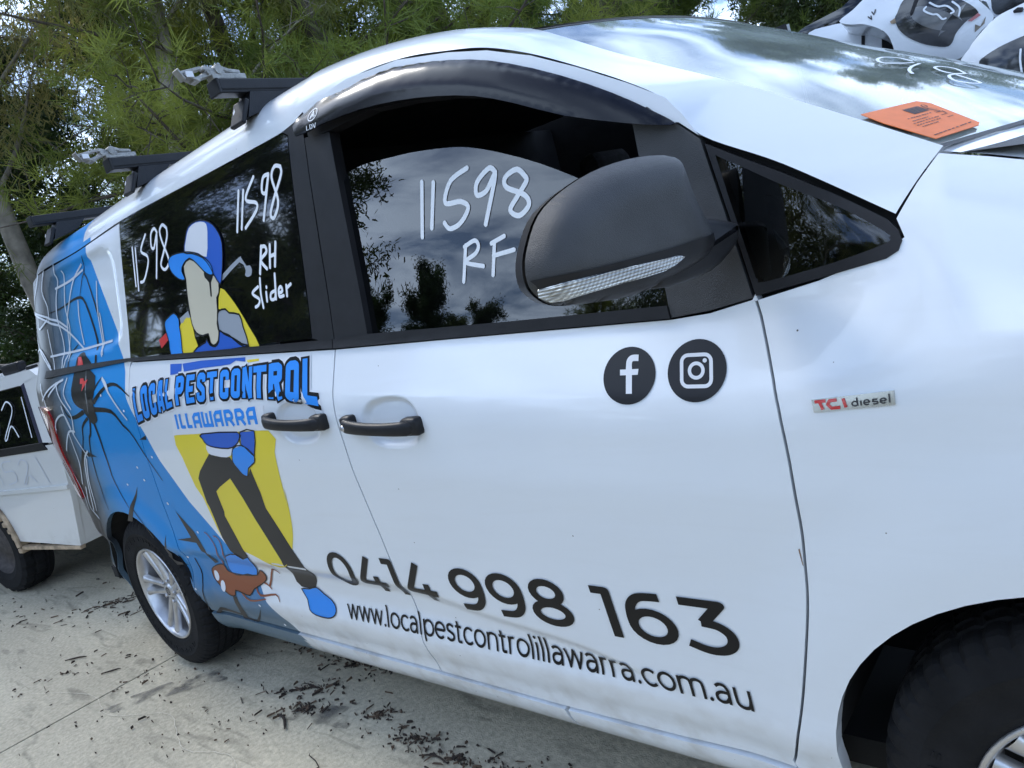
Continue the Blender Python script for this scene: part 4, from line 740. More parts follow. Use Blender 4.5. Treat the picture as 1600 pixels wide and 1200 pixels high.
# weather shield over the window, bowed outwards
vz=T['visor']; vtop=vz[:11]; vbot=vz[10:][::-1]
def visor_off(a,b):
    dt=pl_d((a,b),vtop)
    return .006+.028*math.sqrt(max(0,min(1,dt/.05)))
vis=vp(drape('weather_shield',[inset(spline(vz,2,True),.0005)],'visor',None,off=visor_off,depth=.004,step=.012))
def glyph_poly(strokes,w,f,k=5,round_=False,w1=None):
    o=[]
    for s in strokes:
        if isinstance(s,tuple) and s[0]=='poly': o.append([f(*q) for q in s[1]]); continue
        o+=[[f(*q) for q in p] for p in stroke(s,w,round_,w1)]
    return o
cx,cz=T['emblem'][0]
em=[]
for a0 in range(0,360,20): em+=stroke([(cx+.019*math.cos(math.radians(a)),cz+.014*math.sin(math.radians(a))) for a in (a0,a0+10,a0+20)],.0026,False)
em+=stroke([(cx-.010,cz-.007),(cx,cz+.009),(cx+.010,cz-.007)],.003,False)+stroke([(cx-.006,cz-.008),(cx,cz+.001),(cx+.006,cz-.008)],.0026,False)
lx,lz=-1.428,1.752
def ldv(a,b): return (lx+a*.040,lz+.010*(1-a)*0+b*.0115-a*.004)
em+=glyph_poly([[(.02,1),(.02,.1),(.28,.1)],[(.38,.1),(.38,.95),(.55,.9),(.62,.5),(.55,.1),(.38,.1)],[(.70,1),(.84,.05),(.98,1)]],.075,ldv)
vp(drape('maker_emblem',em,'chalk',None,off=lambda a,b:visor_off(a,b)+.0012,step=0,dens=.01,label='small white round emblem with the letters LDV'))
# A-pillar and roof side rail: a lofted strip from above the windows to the roof edge
LW=[(-4.06,1.762),(-3.6,1.788),(-3.1,1.793),(-2.63,1.812),(-2.08,1.806),(-1.77,1.802),(-1.56,1.803),(-1.478,1.8225),(-1.28,1.834),(-1.105,1.814),(-.96,1.777),(-.862,1.746),(-.762,1.699),(-.672,1.647),(-.578,1.588),(-.515,1.542),(-.485,1.507),(-.447,1.456),(-.33,1.382),(-.188,1.277)]
UP_=[(-4.03,.40,1.885),(-3.6,.33,1.912),(-3.1,.31,1.922),(-2.63,.30,1.932),(-2.08,.30,1.942),(-1.77,.30,1.945),(-1.56,.30,1.943),(-1.478,.30,1.939),(-1.30,.30,1.914),(-1.12,.29,1.876),(-.975,.28,1.833),(-.845,.265,1.780),(-.758,.245,1.730),(-.660,.226,1.668),(-.560,.208,1.609),(-.490,.195,1.569),(-.445,.187,1.543),(-.40,.175,1.517),(-.29,.147,1.449),(-.131,.105,1.348)]
ls=spline([(a,S(a,b),b) for a,b in LW],6); us=spline(UP_,6); nr=12
vs_=[];fs_=[];mi_=[]
for i,(l,u) in enumerate(zip(ls,us)):
    l=Vector(l);u=Vector(u); fr=sstep(-1.0,-.6,u.x)
    c=Vector((l.x+(u.x-l.x)*.5,l.y+(.16+.30*fr)*(u.y-l.y),l.z+(.80-.22*fr)*(u.z-l.z)))
    for j in range(nr+1):
        t=j/nr; vs_.append(l*(1-t)**2+c*2*t*(1-t)+u*t*t)
for i in range(len(ls)-1):
    for j in range(nr):
        fs_.append((i*(nr+1)+j,(i+1)*(nr+1)+j,(i+1)*(nr+1)+j+1,i*(nr+1)+j+1)); mi_.append(1 if ls[i][0]<-3.02-.05*j/nr else 0)
vp(mesh('roof_rail_panel',vs_,fs_,['white','wrap'],None,True,mi_))
# roof skin and windscreen
vs_=[];fs_=[];nx,ny=40,24
for i in range(nx+1):
    for j in range(ny+1):
        s_=j/ny; h=Vector(W(s_,1.0)); t=i/nx; x=h.x+(-4.06-h.x)*t**1.3
        k=0
        e=1-abs(2*s_-1)**2.2
        # edge height along the roof
        for q in range(len(us)-1):
            if us[q][0]<=x<=us[q+1][0]: k=q;break
        a,b=us[k],us[k+1]; f_=(x-a[0])/(b[0]-a[0]) if b[0]!=a[0] else 0; f_=min(1,max(0,f_)); ye=a[1]+(b[1]-a[1])*f_; ze=a[2]+(b[2]-a[2])*f_
        if x>-.845: ye,ze=.265,1.780
        z=ze+.028*e*min(1,t*4); z=h.z if i==0 else min(z,1.975)
        vs_.append((x,ye+(1.98-2*ye)*s_,z))
fs_=[(i*(ny+1)+j,(i+1)*(ny+1)+j,(i+1)*(ny+1)+j+1,i*(ny+1)+j+1) for i in range(nx) for j in range(ny)]
vp(mesh('roof',vs_,fs_,'white',None,True))
sq=[(0.0,0.012),(1,.012),(1,.985),(0,.985)]
vp(drape('windscreen',[sq],'wscreen',None,surf=Screen,off=-.003,step=.05,dens=.05))
band=[(0,.0),(1,.0),(1,.012),(0,.012)]
vp(drape('windscreen_seal',[band,[(0,.985),(1,.985),(1,1),(0,1)]],'black_trim',None,surf=Screen,off=-.002,step=0,dens=.05))
# inspection card and marker writing on the windscreen
cp=[(max(a,.004),b) for a,b in T['card']]
card=drape('inspection_card',[cp],'orange',None,surf=Screen,off=.002,depth=.001,step=.03,dens=.03)
tag(card,'orange printed inspection card lying on the lower corner of the windscreen','card')
q0,q1,q2,q3=[Vector(p) for p in (cp[0],cp[1],cp[3],cp[5])]
q3=Vector((max(q3.x,.004),q3.y))
def cardmap(u,v):
    a=q0.lerp(q1,v) ; b=q3.lerp(q2,v); r=a.lerp(b,u); return (r.x,r.y)
pp=[]
for i in range(16):
    x=.16+.20*i/16; pp.append([cardmap(x,.52),cardmap(x+.006+.004*(i%3),.52),cardmap(x+.006+.004*(i%3),.82),cardmap(x,.82)])
for r_,(u0,u1,v0,v1) in enumerate([(.42,.47,.30,.78),(.50,.54,.28,.6),(.56,.585,.22,.75),(.62,.645,.2,.7),(.68,.705,.22,.55),(.45,.47,.82,.93),(.55,.57,.80,.93),(.64,.66,.8,.93),(.92,.93,.08,.92)]):
    n=9
    for i in range(n):
        a=v0+(v1-v0)*i/n; b=a+(v1-v0)/n*random.uniform(.5,.9); pp.append([cardmap(u0,a),cardmap(u0+.016,a),cardmap(u0+.016,b),cardmap(u0,b)])
for s_ in ([(.22,.86),(.16,.90),(.18,.94),(.25,.92),(.22,.86),(.32,.85)],[(.33,.93),(.28,.86),(.36,.86)],[(.38,.95),(.36,.86),(.44,.93),(.42,.84)],[(.48,.95),(.46,.85)],[(.46,.95),(.54,.93)]):
    pp+=stroke([cardmap(*q) for q in spline(s_,4)],.0011)
ink=drape('printed_lines',pp,'ink',card,surf=Screen,off=.0026,step=0,dens=.03); ink['kind']='stuff'
hw=[]
for l in T['ws_hw']: hw+=stroke(spline(l,5),.006)
vp(drape('marker_writing',hw,'chalk',None,surf=Screen,off=.0012,step=0,dens=.03,label='white marker figures on the windscreen'))
# bonnet and cowl
vs_=[];nx,ny=16,24
for i in range(nx+1):
    x=-.135+.75*i/nx
    for j in range(ny+1):
        s_=.5-.5*math.cos(math.pi*j/ny); e=1-abs(2*s_-1)**2
        xx=x+.12*e*(1-i/nx); zt=1.345-.4*max(0,x+.13); ye=.107+(.15*((x-.1)/.8)**2 if x>.1 else 0)
        vs_.append((xx,ye+(1.98-2*ye)*s_,zt-.003+.014*(1-abs(2*s_-1)**8)))
vp(mesh('bonnet',vs_,[(i*(ny+1)+j,(i+1)*(ny+1)+j,(i+1)*(ny+1)+j+1,i*(ny+1)+j+1) for i in range(nx) for j in range(ny)],'white',None,True))
mb=MB()
for j in range(12):
    a=Vector(W(j/12,.0));b=Vector(W((j+1)/12,0)); mb.add([a+Vector((.10,0,-.025)),b+Vector((.10,0,-.025)),b+Vector((0,0,-.012)),a+Vector((0,0,-.012))],[(0,1,2,3)])
vp(mb.build('cowl_panel','black_grain'))
# rest of the hull: far side, rear, floor, cabin
far=[];ff=[];xs=[-4.15+i*.15 for i in range(33)];zs=[.25,.45,.7,.95,1.1,1.25,1.5,1.75,1.86]
for x in xs:
    for z in zs: far.append((x,1.98-S(min(x,.62),min(z,1.86)),z if x<-.5 else min(z,1.30-max(0,x)*.3) ))
nz=len(zs)
for i in range(len(xs)-1):
    for j in range(nz-1):
        if (xs[i]>-.66 and zs[j]>1.2) or (xs[i]>-1.0 and zs[j]>=1.5): continue
        ff.append((i*nz+j,i*nz+j+1,(i+1)*nz+j+1,(i+1)*nz+j))
vp(mesh('far_side_panel',far,ff,'white',None,True))
vp(mesh('far_side_lining',[(a,b-.03,c) for a,b,c in far],ff,'inner',None,True))
tg=[(.30,.42),(.30,1.3),(.40,1.72),(.52,1.86),(1.46,1.86),(1.58,1.72),(1.68,1.3),(1.68,.42)]
mb=MB(); mb.add([(-4.10,y,z) for y,z in tg]+[(-4.06,y,z) for y,z in tg],[tuple(range(8)),tuple(range(8,16))[::-1]]+[(i,8+i,8+(i+1)%8,(i+1)%8) for i in range(8)]); vp(mb.build('tailgate','white'))
mb=MB(); mb.box((-1.75,.99,.30),(2.35,.86,.03)); vp(mb.build('floor_pan','dark'))
mb=MB(); mb.box((-4.10,.99,.47),(.05,.66,.12),bev=.03); vp(mb.build('rear_bumper','black_trim'))
mb=MB(); mb.box((-2.7,.99,1.84),(1.4,.70,.008)); vp(mb.build('headlining','inner'))
mb=MB(); mb.box((-.12,.99,1.10),(.22,.80,.12),bev=.05); mb.box((-.28,.42,1.16),(.10,.24,.05),bev=.03); vp(mb.build('dashboard','inner'))
def seat(y):
    mb=MB(); mb.box((-1.12,y,.72),(.25,.25,.09),bev=.04); r=Matrix.Rotation(math.radians(-14),3,'Y'); mb.box((-1.36,y,1.08),(.07,.25,.33),r,bev=.05); mb.box((-1.47,y,1.53),(.05,.13,.09),r,bev=.04)
    mb.tube([(-1.44,y-.06,1.38),(-1.46,y-.06,1.48)],.007); mb.tube([(-1.44,y+.06,1.38),(-1.46,y+.06,1.48)],.007); mb.box((-1.2,y,.5),(.2,.2,.2)); return mb.build('seat','seat')
vp(seat(.45)); vp(seat(1.45))
mb=MB(); mb.tube([(-.62+.05*math.cos(a)-.11*math.sin(a)*.45,.47+.185*math.cos(a),1.17+.17*math.sin(a)) for a in [2*math.pi*i/24 for i in range(25)]],.014,8); mb.tube([(-.6,.47,1.17),(-.3,.47,1.08)],.03); vp(mb.build('steering_wheel','inner'))
mb=MB(); mb.box((-1.95,.99,1.1),(.01,.82,.72)); vp(mb.build('bulkhead','inner'))
# wheel housings
for cxw,rr in ((0,.42),(-3.212,.405)):
    v_=[];n_=20
    for i in range(n_+1):
        a=math.radians(3+174*i/n_)
        for y in (.005,.36): v_.append((cxw+rr*math.cos(a),y,.357+rr*math.sin(a)))
    f_=[(2*i,2*i+1,2*i+3,2*i+2) for i in range(n_)]; k=len(v_); v_.append((cxw,.36,.357)); f_+=[(k,2*i+1,2*i+3) for i in range(n_)]
    vp(mesh('wheel_housing',v_,f_,'dark',None))
# ------------------------------------------------------------------ wheels
def make_wheel(cx,steer=0):
    root=empty('wheel',(0,0,0)); root.empty_display_size=.1
    prof=[(.205,-.080),(.214,-.092),(.228,-.098),(.232,-.1005),(.236,-.0995),(.262,-.1055),(.290,-.107),(.2915,-.1085),(.294,-.107),(.318,-.102),(.3345,-.094),(.3465,-.080),(.3500,-.070),(.3515,-.052),(.3435,-.050),(.3435,-.044),(.3525,-.042),(.353,-.022),(.3445,-.020),(.3445,-.014),(.3535,-.012),(.3535,.012),(.3445,.014),(.3445,.020),(.353,.022),(.3525,.042),(.3435,.044),(.3435,.050),(.3515,.052),(.350,.070),(.3465,.080),(.318,.102),(.27,.106),(.214,.092),(.205,.080)]
    def tread(i,j,r,y):
        if 10<=j<=13 or 29<=j<=31: return (r-(.0065 if i%4==0 else 0),y)
        if j in (16,17,20,21,24,25): return (r-(.005 if (i+j)%5==0 else 0),y)
        return r,y
    mb=MB(); mb.lathe(prof,216,mod=tread); t=mb.build('tyre','rubber',root,False)
    t.data.polygons.foreach_set('use_smooth',[ (k%(len(prof)-1))<9 for k in range(len(t.data.polygons))])
    # moulded lettering ring marks on the sidewall
    mb=MB()
    for k in range(64):
        if k%32>22: continue
        a=2*math.pi*k/64; r=.268; c=Vector((r*math.cos(a),-.1068,r*math.sin(a))); ro=Matrix.Rotation(-a,3,'Y')
        if k%2: mb.box(c,(.011,.0012,.0016),ro); mb.box(c+ro@Vector((.0,0,.005)),(.0022,.0012,.005),ro)
        else: mb.box(c,(.0016,.0012,.006),ro); mb.box(c+ro@Vector((.009,0,0)),(.0016,.0012,.006),ro)
    mb.build('sidewall_marks','rubber',root)['kind']='stuff'
    rim=MB(); rim.lathe([(.216,-.091),(.2155,-.097),(.211,-.0985),(.206,-.096),(.203,-.088),(.196,-.070),(.190,-.03),(.188,.07)],72); ro=rim.build('rim','alloy',root,True)
    # five double spokes
    for k in range(5):
        sp=MB(); a0=2*math.pi*k/5+math.pi/2+.12
        for sgn in (-1,1):
            secs=[]
            for r,half,yy,da in ((.040,.017,-.062,.30),(.075,.0150,-.066,.235),(.12,.0125,-.072,.19),(.165,.0135,-.079,.165),(.199,.019,-.086,.16)):
                a=a0+sgn*da; e=Vector((math.cos(a),0,math.sin(a))); tn=Vector((-math.sin(a),0,math.cos(a))); c=e*r
                secs.append([c+tn*half+Vector((0,yy+.022,0)),c+tn*half*.95+Vector((0,yy+.004,0)),c+tn*half*.45+Vector((0,yy-.002,0)),c-tn*half*.45+Vector((0,yy-.002,0)),c-tn*half*.95+Vector((0,yy+.004,0)),c-tn*half+Vector((0,yy+.022,0))])
            n=6; sp.add([v for s_ in secs for v in s_],[(i*n+j,(i+1)*n+j,(i+1)*n+j+1,i*n+j+1) for i in range(4) for j in range(n-1)])
        sp.build('spoke','alloy',root,True)
    hb=MB(); hb.lathe([(.0005,-.070),(.022,-.0715),(.030,-.070),(.033,-.064),(.036,-.062),(.062,-.060),(.066,-.045),(.066,0)],40); hub=hb.build('hub','alloy',root,True)
    eb=MB(); eb.lathe([(.014,-.0722),(.019,-.0722)],24); eb.add([(-.010,-.0722,-.008),(-.006,-.0722,-.008),(0,-.0722,.006),(.006,-.0722,-.008),(.010,-.0722,-.008),(0,-.0722,.013)],[(0,1,2,5),(5,2,3,4)]); eb.build('hub_emblem','steel_black',hub)
    for k in range(5):
        a=2*math.pi*k/5+math.pi/2-.5; nb=MB(); nb.lathe([(.0005,-.074),(.007,-.074),(.0085,-.070),(.0085,-.05)],8,off=(.050*math.cos(a),0,.050*math.sin(a))); nb.build('wheel_nut','alloy',hub)
    db=MB(); db.lathe([(.0005,-.01),(.15,-.012),(.16,0),(.16,.06)],40); db.build('brake_drum','brake',root,True)
    kb=MB(); kb.lathe([(.16,.03),(.2,.03)],40); kb.build('dark_backing','dark',root)
    root.rotation_euler=(0,0,steer); return root
w1=make_wheel(0); w1.scale=(.976,)*3; w1.location=(0,.110,.345); w1.rotation_euler=(0,math.radians(20),0)
w2=copy_tree(w1); w2.location=(-3.203,.110,.345); w2.rotation_euler=(0,math.radians(-8),0)
w3=copy_tree(w1); w3.location=(0,1.87,.345); w3.rotation_euler=(0,0,math.pi)
w4=copy_tree(w1); w4.location=(-3.203,1.87,.345); w4.rotation_euler=(0,0,math.pi)
for q in (w1,w2,w3,w4): vp(q)
# ------------------------------------------------------------------ handles
def handle(x0,x1,z,key):
    root=None; mb=MB(); n=26; L=x1-x0; secs=[]
    for i in range(n+1):
        t=i/n; x=x0+L*t; zz=z-.018*(t-.5)*2*.5
        o=.008+.030*math.sin(math.pi*min(1,max(0,t)))**.45
        hh=.0145+.0035*(abs(t-.5)*2)**2; th=.0115
        if t<.06 or t>.94: hh*=.72; th*=.75
        b=Side.pt(x,zz); nn=Vector((0,-1,.0)); upv=Vector((0,0,1))
        base=Vector((x,b.y-.0,zz)); y=S0(x,zz)
        c=Vector((x,y-o,zz)); m_=14
        secs.append([c+Vector((0,-th*math.copysign(abs(math.sin(a))**.7,math.sin(a)),hh*math.copysign(abs(math.cos(a))**.7,math.cos(a)))) for a in [2*math.pi*k/m_ for k in range(m_)]])
    m_=14; mb.add([v for s_ in secs for v in s_],[(i*m_+k,i*m_+(k+1)%m_,(i+1)*m_+(k+1)%m_,(i+1)*m_+k) for i in range(n) for k in range(m_)]+[tuple(range(m_)),tuple(n*m_+k for k in range(m_))[::-1]])
    g=vp(mb.build('door_handle','black_trim',None,True))
    for t in (.06,.93):
        b=MB(); x=x0+L*t; zz=z-.018*(t-.5); b.box((x,S0(x,zz)-.006,zz),(.022 if t<.5 else .028,.016,.021),bev=.009); q=b.build('handle_mount','black_trim',g,True)
    if key:
        b=MB(); x=x0+.028; zz=z+.006; b.lathe([(.0005,-.003),(.006,-.003),(.0075,0),(.0075,.02)],20,off=(x,S0(x,zz)-.038,zz)); b.build('key_barrel','alloy',g,True)
handle(T['handle_f'][0][0],T['handle_f'][1][0],1.052,True)
handle(T['handle_r'][0][0],T['handle_r'][1][0],1.077,False)
# ------------------------------------------------------------------ mirror: shell bowed forward from the glass plane
MO=Vector((-.48,-.12,1.36)); MD=Vector((-.385,-.923,0)); MN=Vector((.923,-.385,0))
mo=spline(T['mir'],3,True)
def mirror_h(a,b):
    d=pl_d((a,b),mo+[mo[0]]); t=min(1,d/.06); h=.066*math.sqrt(max(0,1-(1-t)**2))
    return h
class Mir:
    @staticmethod
    def pt(a,b): return MO+MD*a+Vector((0,0,b))+MN*(mirror_h(a,b)-.004)
    @staticmethod
    def nrm(a,b):
        e=.004; P=Mir.pt; n=(P(a,b+e)-P(a,b-e)).cross(P(a+e,b)-P(a-e,b)); n.normalize(); return n if n.dot(MN)>-.2 else -n
class MirF(Mir):
    pass
def flip(p): return p
mir=vp(drape('door_mirror',[inset(mo,.0004)],'black_grain',None,surf=Mir,off=lambda a,b:0,depth=0,step=.007,dens=.007))
mir.data.flip_normals()
# returning skirt, back and glass
bk=MB(); n=len(mo)
mring=lambda k,o:[MO+MD*a+Vector((0,0,b))+MN*o for a,b in (inset(mo,k) if k else (mo if area(mo)>0 else mo[::-1]))]
r0,r1,r2=mring(0,-.004),mring(.003,-.030),mring(.012,-.034)
mlen=min(len(r0),len(r1),len(r2)); bk.add(r0[:mlen]+r1[:mlen]+r2[:mlen],[(i,(i+1)%mlen,mlen+(i+1)%mlen,mlen+i) for i in range(mlen)]+[(mlen+i,mlen+(i+1)%mlen,2*mlen+(i+1)%mlen,2*mlen+i) for i in range(mlen)])
b_=bk.build('mirror_skirt','black_trim',mir,True)
gb=MB(); gb.add(r2[:mlen],[tuple(range(mlen))]); gb.build('mirror_glass',mat('mirror_glass',(.8,.8,.8),.02,metal=1),mir)
def mdr(name,poly,mt,off,par=mir,step=.01,dep=0):
    o=drape(name,[poly],mt,par,surf=Mir,off=lambda a,b:off,step=step,dens=.008,depth=dep); o.data.flip_normals(); return o
mdr('lower_cover',inset(T['mir_band'],-.0008) if area(T['mir_band'])>0 else inset(T['mir_band'][::-1],.0012),'black_trim',.0018)
mdr('indicator_lens',spline(T['mir_lens'],2,True),'clear_lens',.0042,dep=.003)
ar=spline(T['mir_arm'],3,True); ar=ar if area(ar)>0 else ar[::-1]; n=len(ar); am=MB()
rr=[[MO+MD*a+Vector((0,0,b))+MN*o for a,b in inset(ar,k)][:n] for k,o in ((.004,-.040),(.0,-.034),(.0,.022),(.005,.032),(.014,.036))]
n=min(len(q) for q in rr); rr=[q[:n] for q in rr]
am.add([v for q in rr for v in q],[(i*n+k,(i+1)*n+k,(i+1)*n+(k+1)%n,i*n+(k+1)%n) for i in range(4) for k in range(n)]+[tuple(range(n)),tuple(4*n+k for k in range(n))[::-1]]); am.build('mirror_arm','black_trim',mir,True)
# ------------------------------------------------------------------ tail lamp
tl=[(-3.55,1.19),(-3.66,1.23),(-3.97,1.20),(-4.0,1.0),(-3.93,.86),(-3.65,.78),(-3.60,.86),(-3.61,1.0),(-3.58,1.10)]
vp(drape('tail_lamp',[spline(tl,3,True)],'red_lens',None,off=.008,depth=.02,step=.03))
vp(drape('reversing_lens',[[(-3.69,.85),(-3.74,.85),(-3.76,.95),(-3.70,.97)]],'clear_lens',None,off=.0095,step=.03))
# ------------------------------------------------------------------ roof bars with feet and clamps
def roof_bar(x,clamp):
    r=vp(MB().box((x,.99,1.972),(.026,.885,.019),bev=.004).build('roof_bar','steel_black'))
    MB().box((x-.0262,.99,1.962),(.001,.88,.002)).box((x+.0262,.99,1.962),(.001,.88,.002)).box((x,.99,1.9915),(.006,.88,.001)).build('bar_groove','dark',r)
    MB().box((x,.103,1.972),(.0275,.004,.0205),bev=.003).build('end_cap','black_trim',r)
    for y,s in ((.20,1),(1.78,-1)):
        f=MB(); b0=[Vector((x-.036,y-.045*s,1.885)),Vector((x+.036,y-.045*s,1.885)),Vector((x+.036,y+.06*s,1.915)),Vector((x-.036,y+.06*s,1.915))]; t0=[Vector((x-.03,y-.012*s,1.954)),Vector((x+.03,y-.012*s,1.954)),Vector((x+.03,y+.10*s,1.954)),Vector((x-.03,y+.10*s,1.954))]
        f.add(b0+t0,[(0,1,2,3),(7,6,5,4),(0,4,5,1),(1,5,6,2),(2,6,7,3),(3,7,4,0)]); ft_=f.build('bar_foot','steel_black',r)
        c=MB(); ro=Matrix.Rotation(math.radians(-28*s),3,'X'); c.box((x,y-.046*s,1.903),(.034,.007,.036),ro,bev=.004); cv=c.build('foot_cover','black_trim',ft_)
        if s==1: MB().add([(x-.006,y-.062,1.908),(x,y-.066,1.900),(x+.006,y-.062,1.908),(x,y-.058,1.918)],[(0,1,2,3)]).build('lock_mark','chalk',ft_)
    if clamp:
        k=MB(); z0=1.992;  ry=lambda a:Matrix.Rotation(math.radians(a),3,'X')
        k.box((x,.155,z0+.010),(.020,.075,.010),bev=.004); k.box((x,.05,z0+.012),(.018,.055,.006),ry(14),bev=.003); k.box((x,.10,z0+.030),(.014,.045,.008),ry(-12),bev=.004)
        k.box((x,-.005,z0+.006),(.022,.030,.005),ry(-20),bev=.002); k.box((x,.0,z0+.030),(.016,.045,.005),ry(10),bev=.002); k.box((x,-.042,z0+.018),(.018,.004,.020),ry(35),bev=.002)
        k.tube([(x-.024,.115,z0+.032),(x+.024,.115,z0+.032)],.017,12); k.tube([(x-.027,.065,z0+.022),(x+.027,.065,z0+.022)],.008,8); k.tube([(x,.12,z0+.045),(x,.17,z0+.03),(x,.215,z0+.026)],.010,8)
        k.v=[Vector((x+(v.x-x)*.8,.14+(v.y-.14)*.68,z0+(v.z-z0)*.8)) for v in k.v]; ck=k.build('load_clamp','alu',r)
        MB().box((x+.0185,.035,z0+.012),(.001,.010,.007)).build('clamp_sticker','d_white',ck)
roof_bar(-1.765,True); roof_bar(-2.515,True); roof_bar(-3.36,False)
# ------------------------------------------------------------------ lettering and printed figures on the van
def A(cx,cy,rx,ry,a0,a1,n=14): return [(cx+rx*math.cos(math.radians(a0+(a1-a0)*i/n)),cy+ry*math.sin(math.radians(a0+(a1-a0)*i/n))) for i in range(n+1)]
SP=lambda p:spline(p,5)
GL={'0':(.86,[A(.40,.5,.31,.43,0,374,28)]),'4':(.88,[[(.50,.97),(.10,.26),(.80,.26)],[(.58,.48),(.58,0)]]),'1':(.46,[[(.02,.93),(.26,.93),(.26,0)]]),
'9':(.82,[A(.36,.66,.285,.272,0,374,24),SP([(.645,.66),(.645,.50),(.60,.27),(.45,.11),(.15,.075)])]),
'8':(.84,[A(.38,.72,.245,.21,0,374,22),A(.38,.27,.30,.205,0,374,24)]),
'6':(.82,[A(.40,.34,.285,.272,0,374,24),SP([(.115,.34),(.115,.50),(.16,.73),(.31,.89),(.61,.925)])]),
'3':(.78,[[(.06,.93),(.60,.93),(.33,.575)],SP([(.30,.575),(.52,.54),(.655,.40),(.64,.22),(.50,.09),(.30,.065),(.06,.15)])]),
' ':(.34,[]),
'w':(1.0,[[(.03,.70),(.25,.05),(.47,.69),(.69,.05),(.91,.70)]]),'.':(.26,[('poly',circ(.10,.06,.075,None,12))]),'l':(.28,[[(.10,0),(.10,1.02)]]),
'o':(.80,[A(.38,.36,.31,.315,0,374,24)]),'c':(.68,[A(.38,.36,.31,.315,45,315,18)]),'a':(.70,[SP([(.09,.60),(.24,.685),(.42,.66),(.53,.50)])+[(.53,0)],SP([(.53,.40),(.25,.40),(.09,.30),(.09,.13),(.24,.045),(.42,.09),(.53,.24)])]),
'p':(.82,[[(.10,.70),(.10,-.26)],A(.42,.36,.31,.315,0,374,24)]),'e':(.78,[[(.08,.37),(.68,.37)],A(.38,.36,.31,.315,0,315,22)]),
's':(.62,[SP([(.50,.60),(.30,.68),(.11,.60),(.13,.44),(.30,.37),(.50,.27),(.49,.11),(.29,.04),(.06,.12)])]),'t':(.50,[[(.18,.90),(.18,.20)]+SP([(.18,.20),(.22,.06),(.42,.06)]),[(.02,.65),(.41,.65)]]),
'n':(.76,[[(.10,.70),(.10,0)],SP([(.10,.36),(.16,.60),(.36,.675),(.57,.60),(.62,.38)])+[(.62,0)]]),'r':(.48,[[(.10,.70),(.10,0)],SP([(.10,.36),(.18,.62),(.41,.675)])]),
'i':(.28,[[(.10,.70),(.10,0)],('poly',circ(.10,.92,.075,None,12))]),'m':(1.16,[[(.10,.70),(.10,0)],SP([(.10,.36),(.16,.60),(.33,.675),(.52,.60),(.56,.38)])+[(.56,0)],SP([(.56,.36),(.62,.60),(.79,.675),(.98,.60),(1.02,.38)])+[(1.02,0)]]),
'u':(.76,[SP([(.10,.70),(.10,.36),(.14,.12),(.33,.035),(.55,.11),(.62,.36)]),[(.62,.70),(.62,0)]])}
def text_polys(txt,f,wt):
    """f maps (distance along 0..1, height) to the surface"""
    tot=sum(GL[c][0] for c in txt)-.06; x=0;o=[]
    for c in txt:
        adv,st=GL[c]; o+=glyph_poly(st,wt,lambda a,b,x=x:f((x+a)/tot,b)); x+=adv
    return o
pn=vp(empty('phone_number',(0,0,0))); pn['label']='black phone number 0414 998 163 across both doors'
tot=sum(GL[c][0] for c in '0414 998 163')-.06; x=0
for c_ in '0414 998 163':
    if c_!=' ': drape('digit',glyph_poly(GL[c_][1],.150,lambda a,b:(-1.805+1.262*(x+a)/tot,.5535+.1195*b)),'d_black',pn,off=.0022,step=.010,dens=.008)
    x+=GL[c_][0]
vp(drape('web_address',text_polys('www.localpestcontrolillawarra.com.au',lambda u,v:(-1.815+1.270*u,.438+.002*u+.0625*v),.115),'d_black',None,off=.0024,step=.010,dens=.008,label='black web address www.localpestcontrolillawarra.com.au'))
# social media roundels
def roundel(key,label):
    cx,cz=T['c_'+key][0]; rx=.0525; rz=.0475 if key=='ig' else .0465
    cx=(T['c_'+key][3][0]+T['c_'+key][4][0])/2; cz=(T['c_'+key][5][1]+T['c_'+key][6][1])/2
    o=vp(drape('social_media_roundel',[circ(cx,cz,rx,rz,48)],'d_grey',None,off=.0012,step=.008,label=label))
    sl=-.06
    f=lambda a,b:(cx+a*rx,cz+b*rz+a*rx*sl)
    if key=='fb':
        P=[[(-.10,-.62),(.13,-.62),(.13,-.10),(.13,.10),(-.10,.10),(-.10,-.10)],[(-.33,.02),(.35,.02),(.38,.22),(-.33,.22)],[(-.10,.1),(.13,.1),(.13,.32),(-.10,.32)]]
        P+=stroke(spline([(.015,.25),(.03,.48),(.14,.60),(.38,.60)],5),.22,False)
        P=[[f(*q) for q in p] for p in P]
    else:
        P=[]
        def rrect(h,r): 
            o_=[]
            for sx,sy,a0 in ((1,1,0),(-1,1,90),(-1,-1,180),(1,-1,270)): o_+=[(sx*(h-r)+r*math.cos(math.radians(a0+t)),sy*(h-r)+r*math.sin(math.radians(a0+t))) for t in range(0,91,15)]
            return o_+[o_[0],o_[1]]
        P+=stroke(rrect(.50,.22),.12,False)+stroke(circ(0,0,.23,None,28)+[(.23,0),(.23*math.cos(.22),.23*math.sin(.22))],.115,False)+[circ(.29,.31,.072,None,14)]
        P=[[f(*q) for q in p] for p in P]
    drape('social_media_symbol',P,'d_white',o,off=.0020,step=.008,dens=.008)
roundel('fb','dark round sticker with a white letter f'); roundel('ig','dark round sticker with a white camera outline')
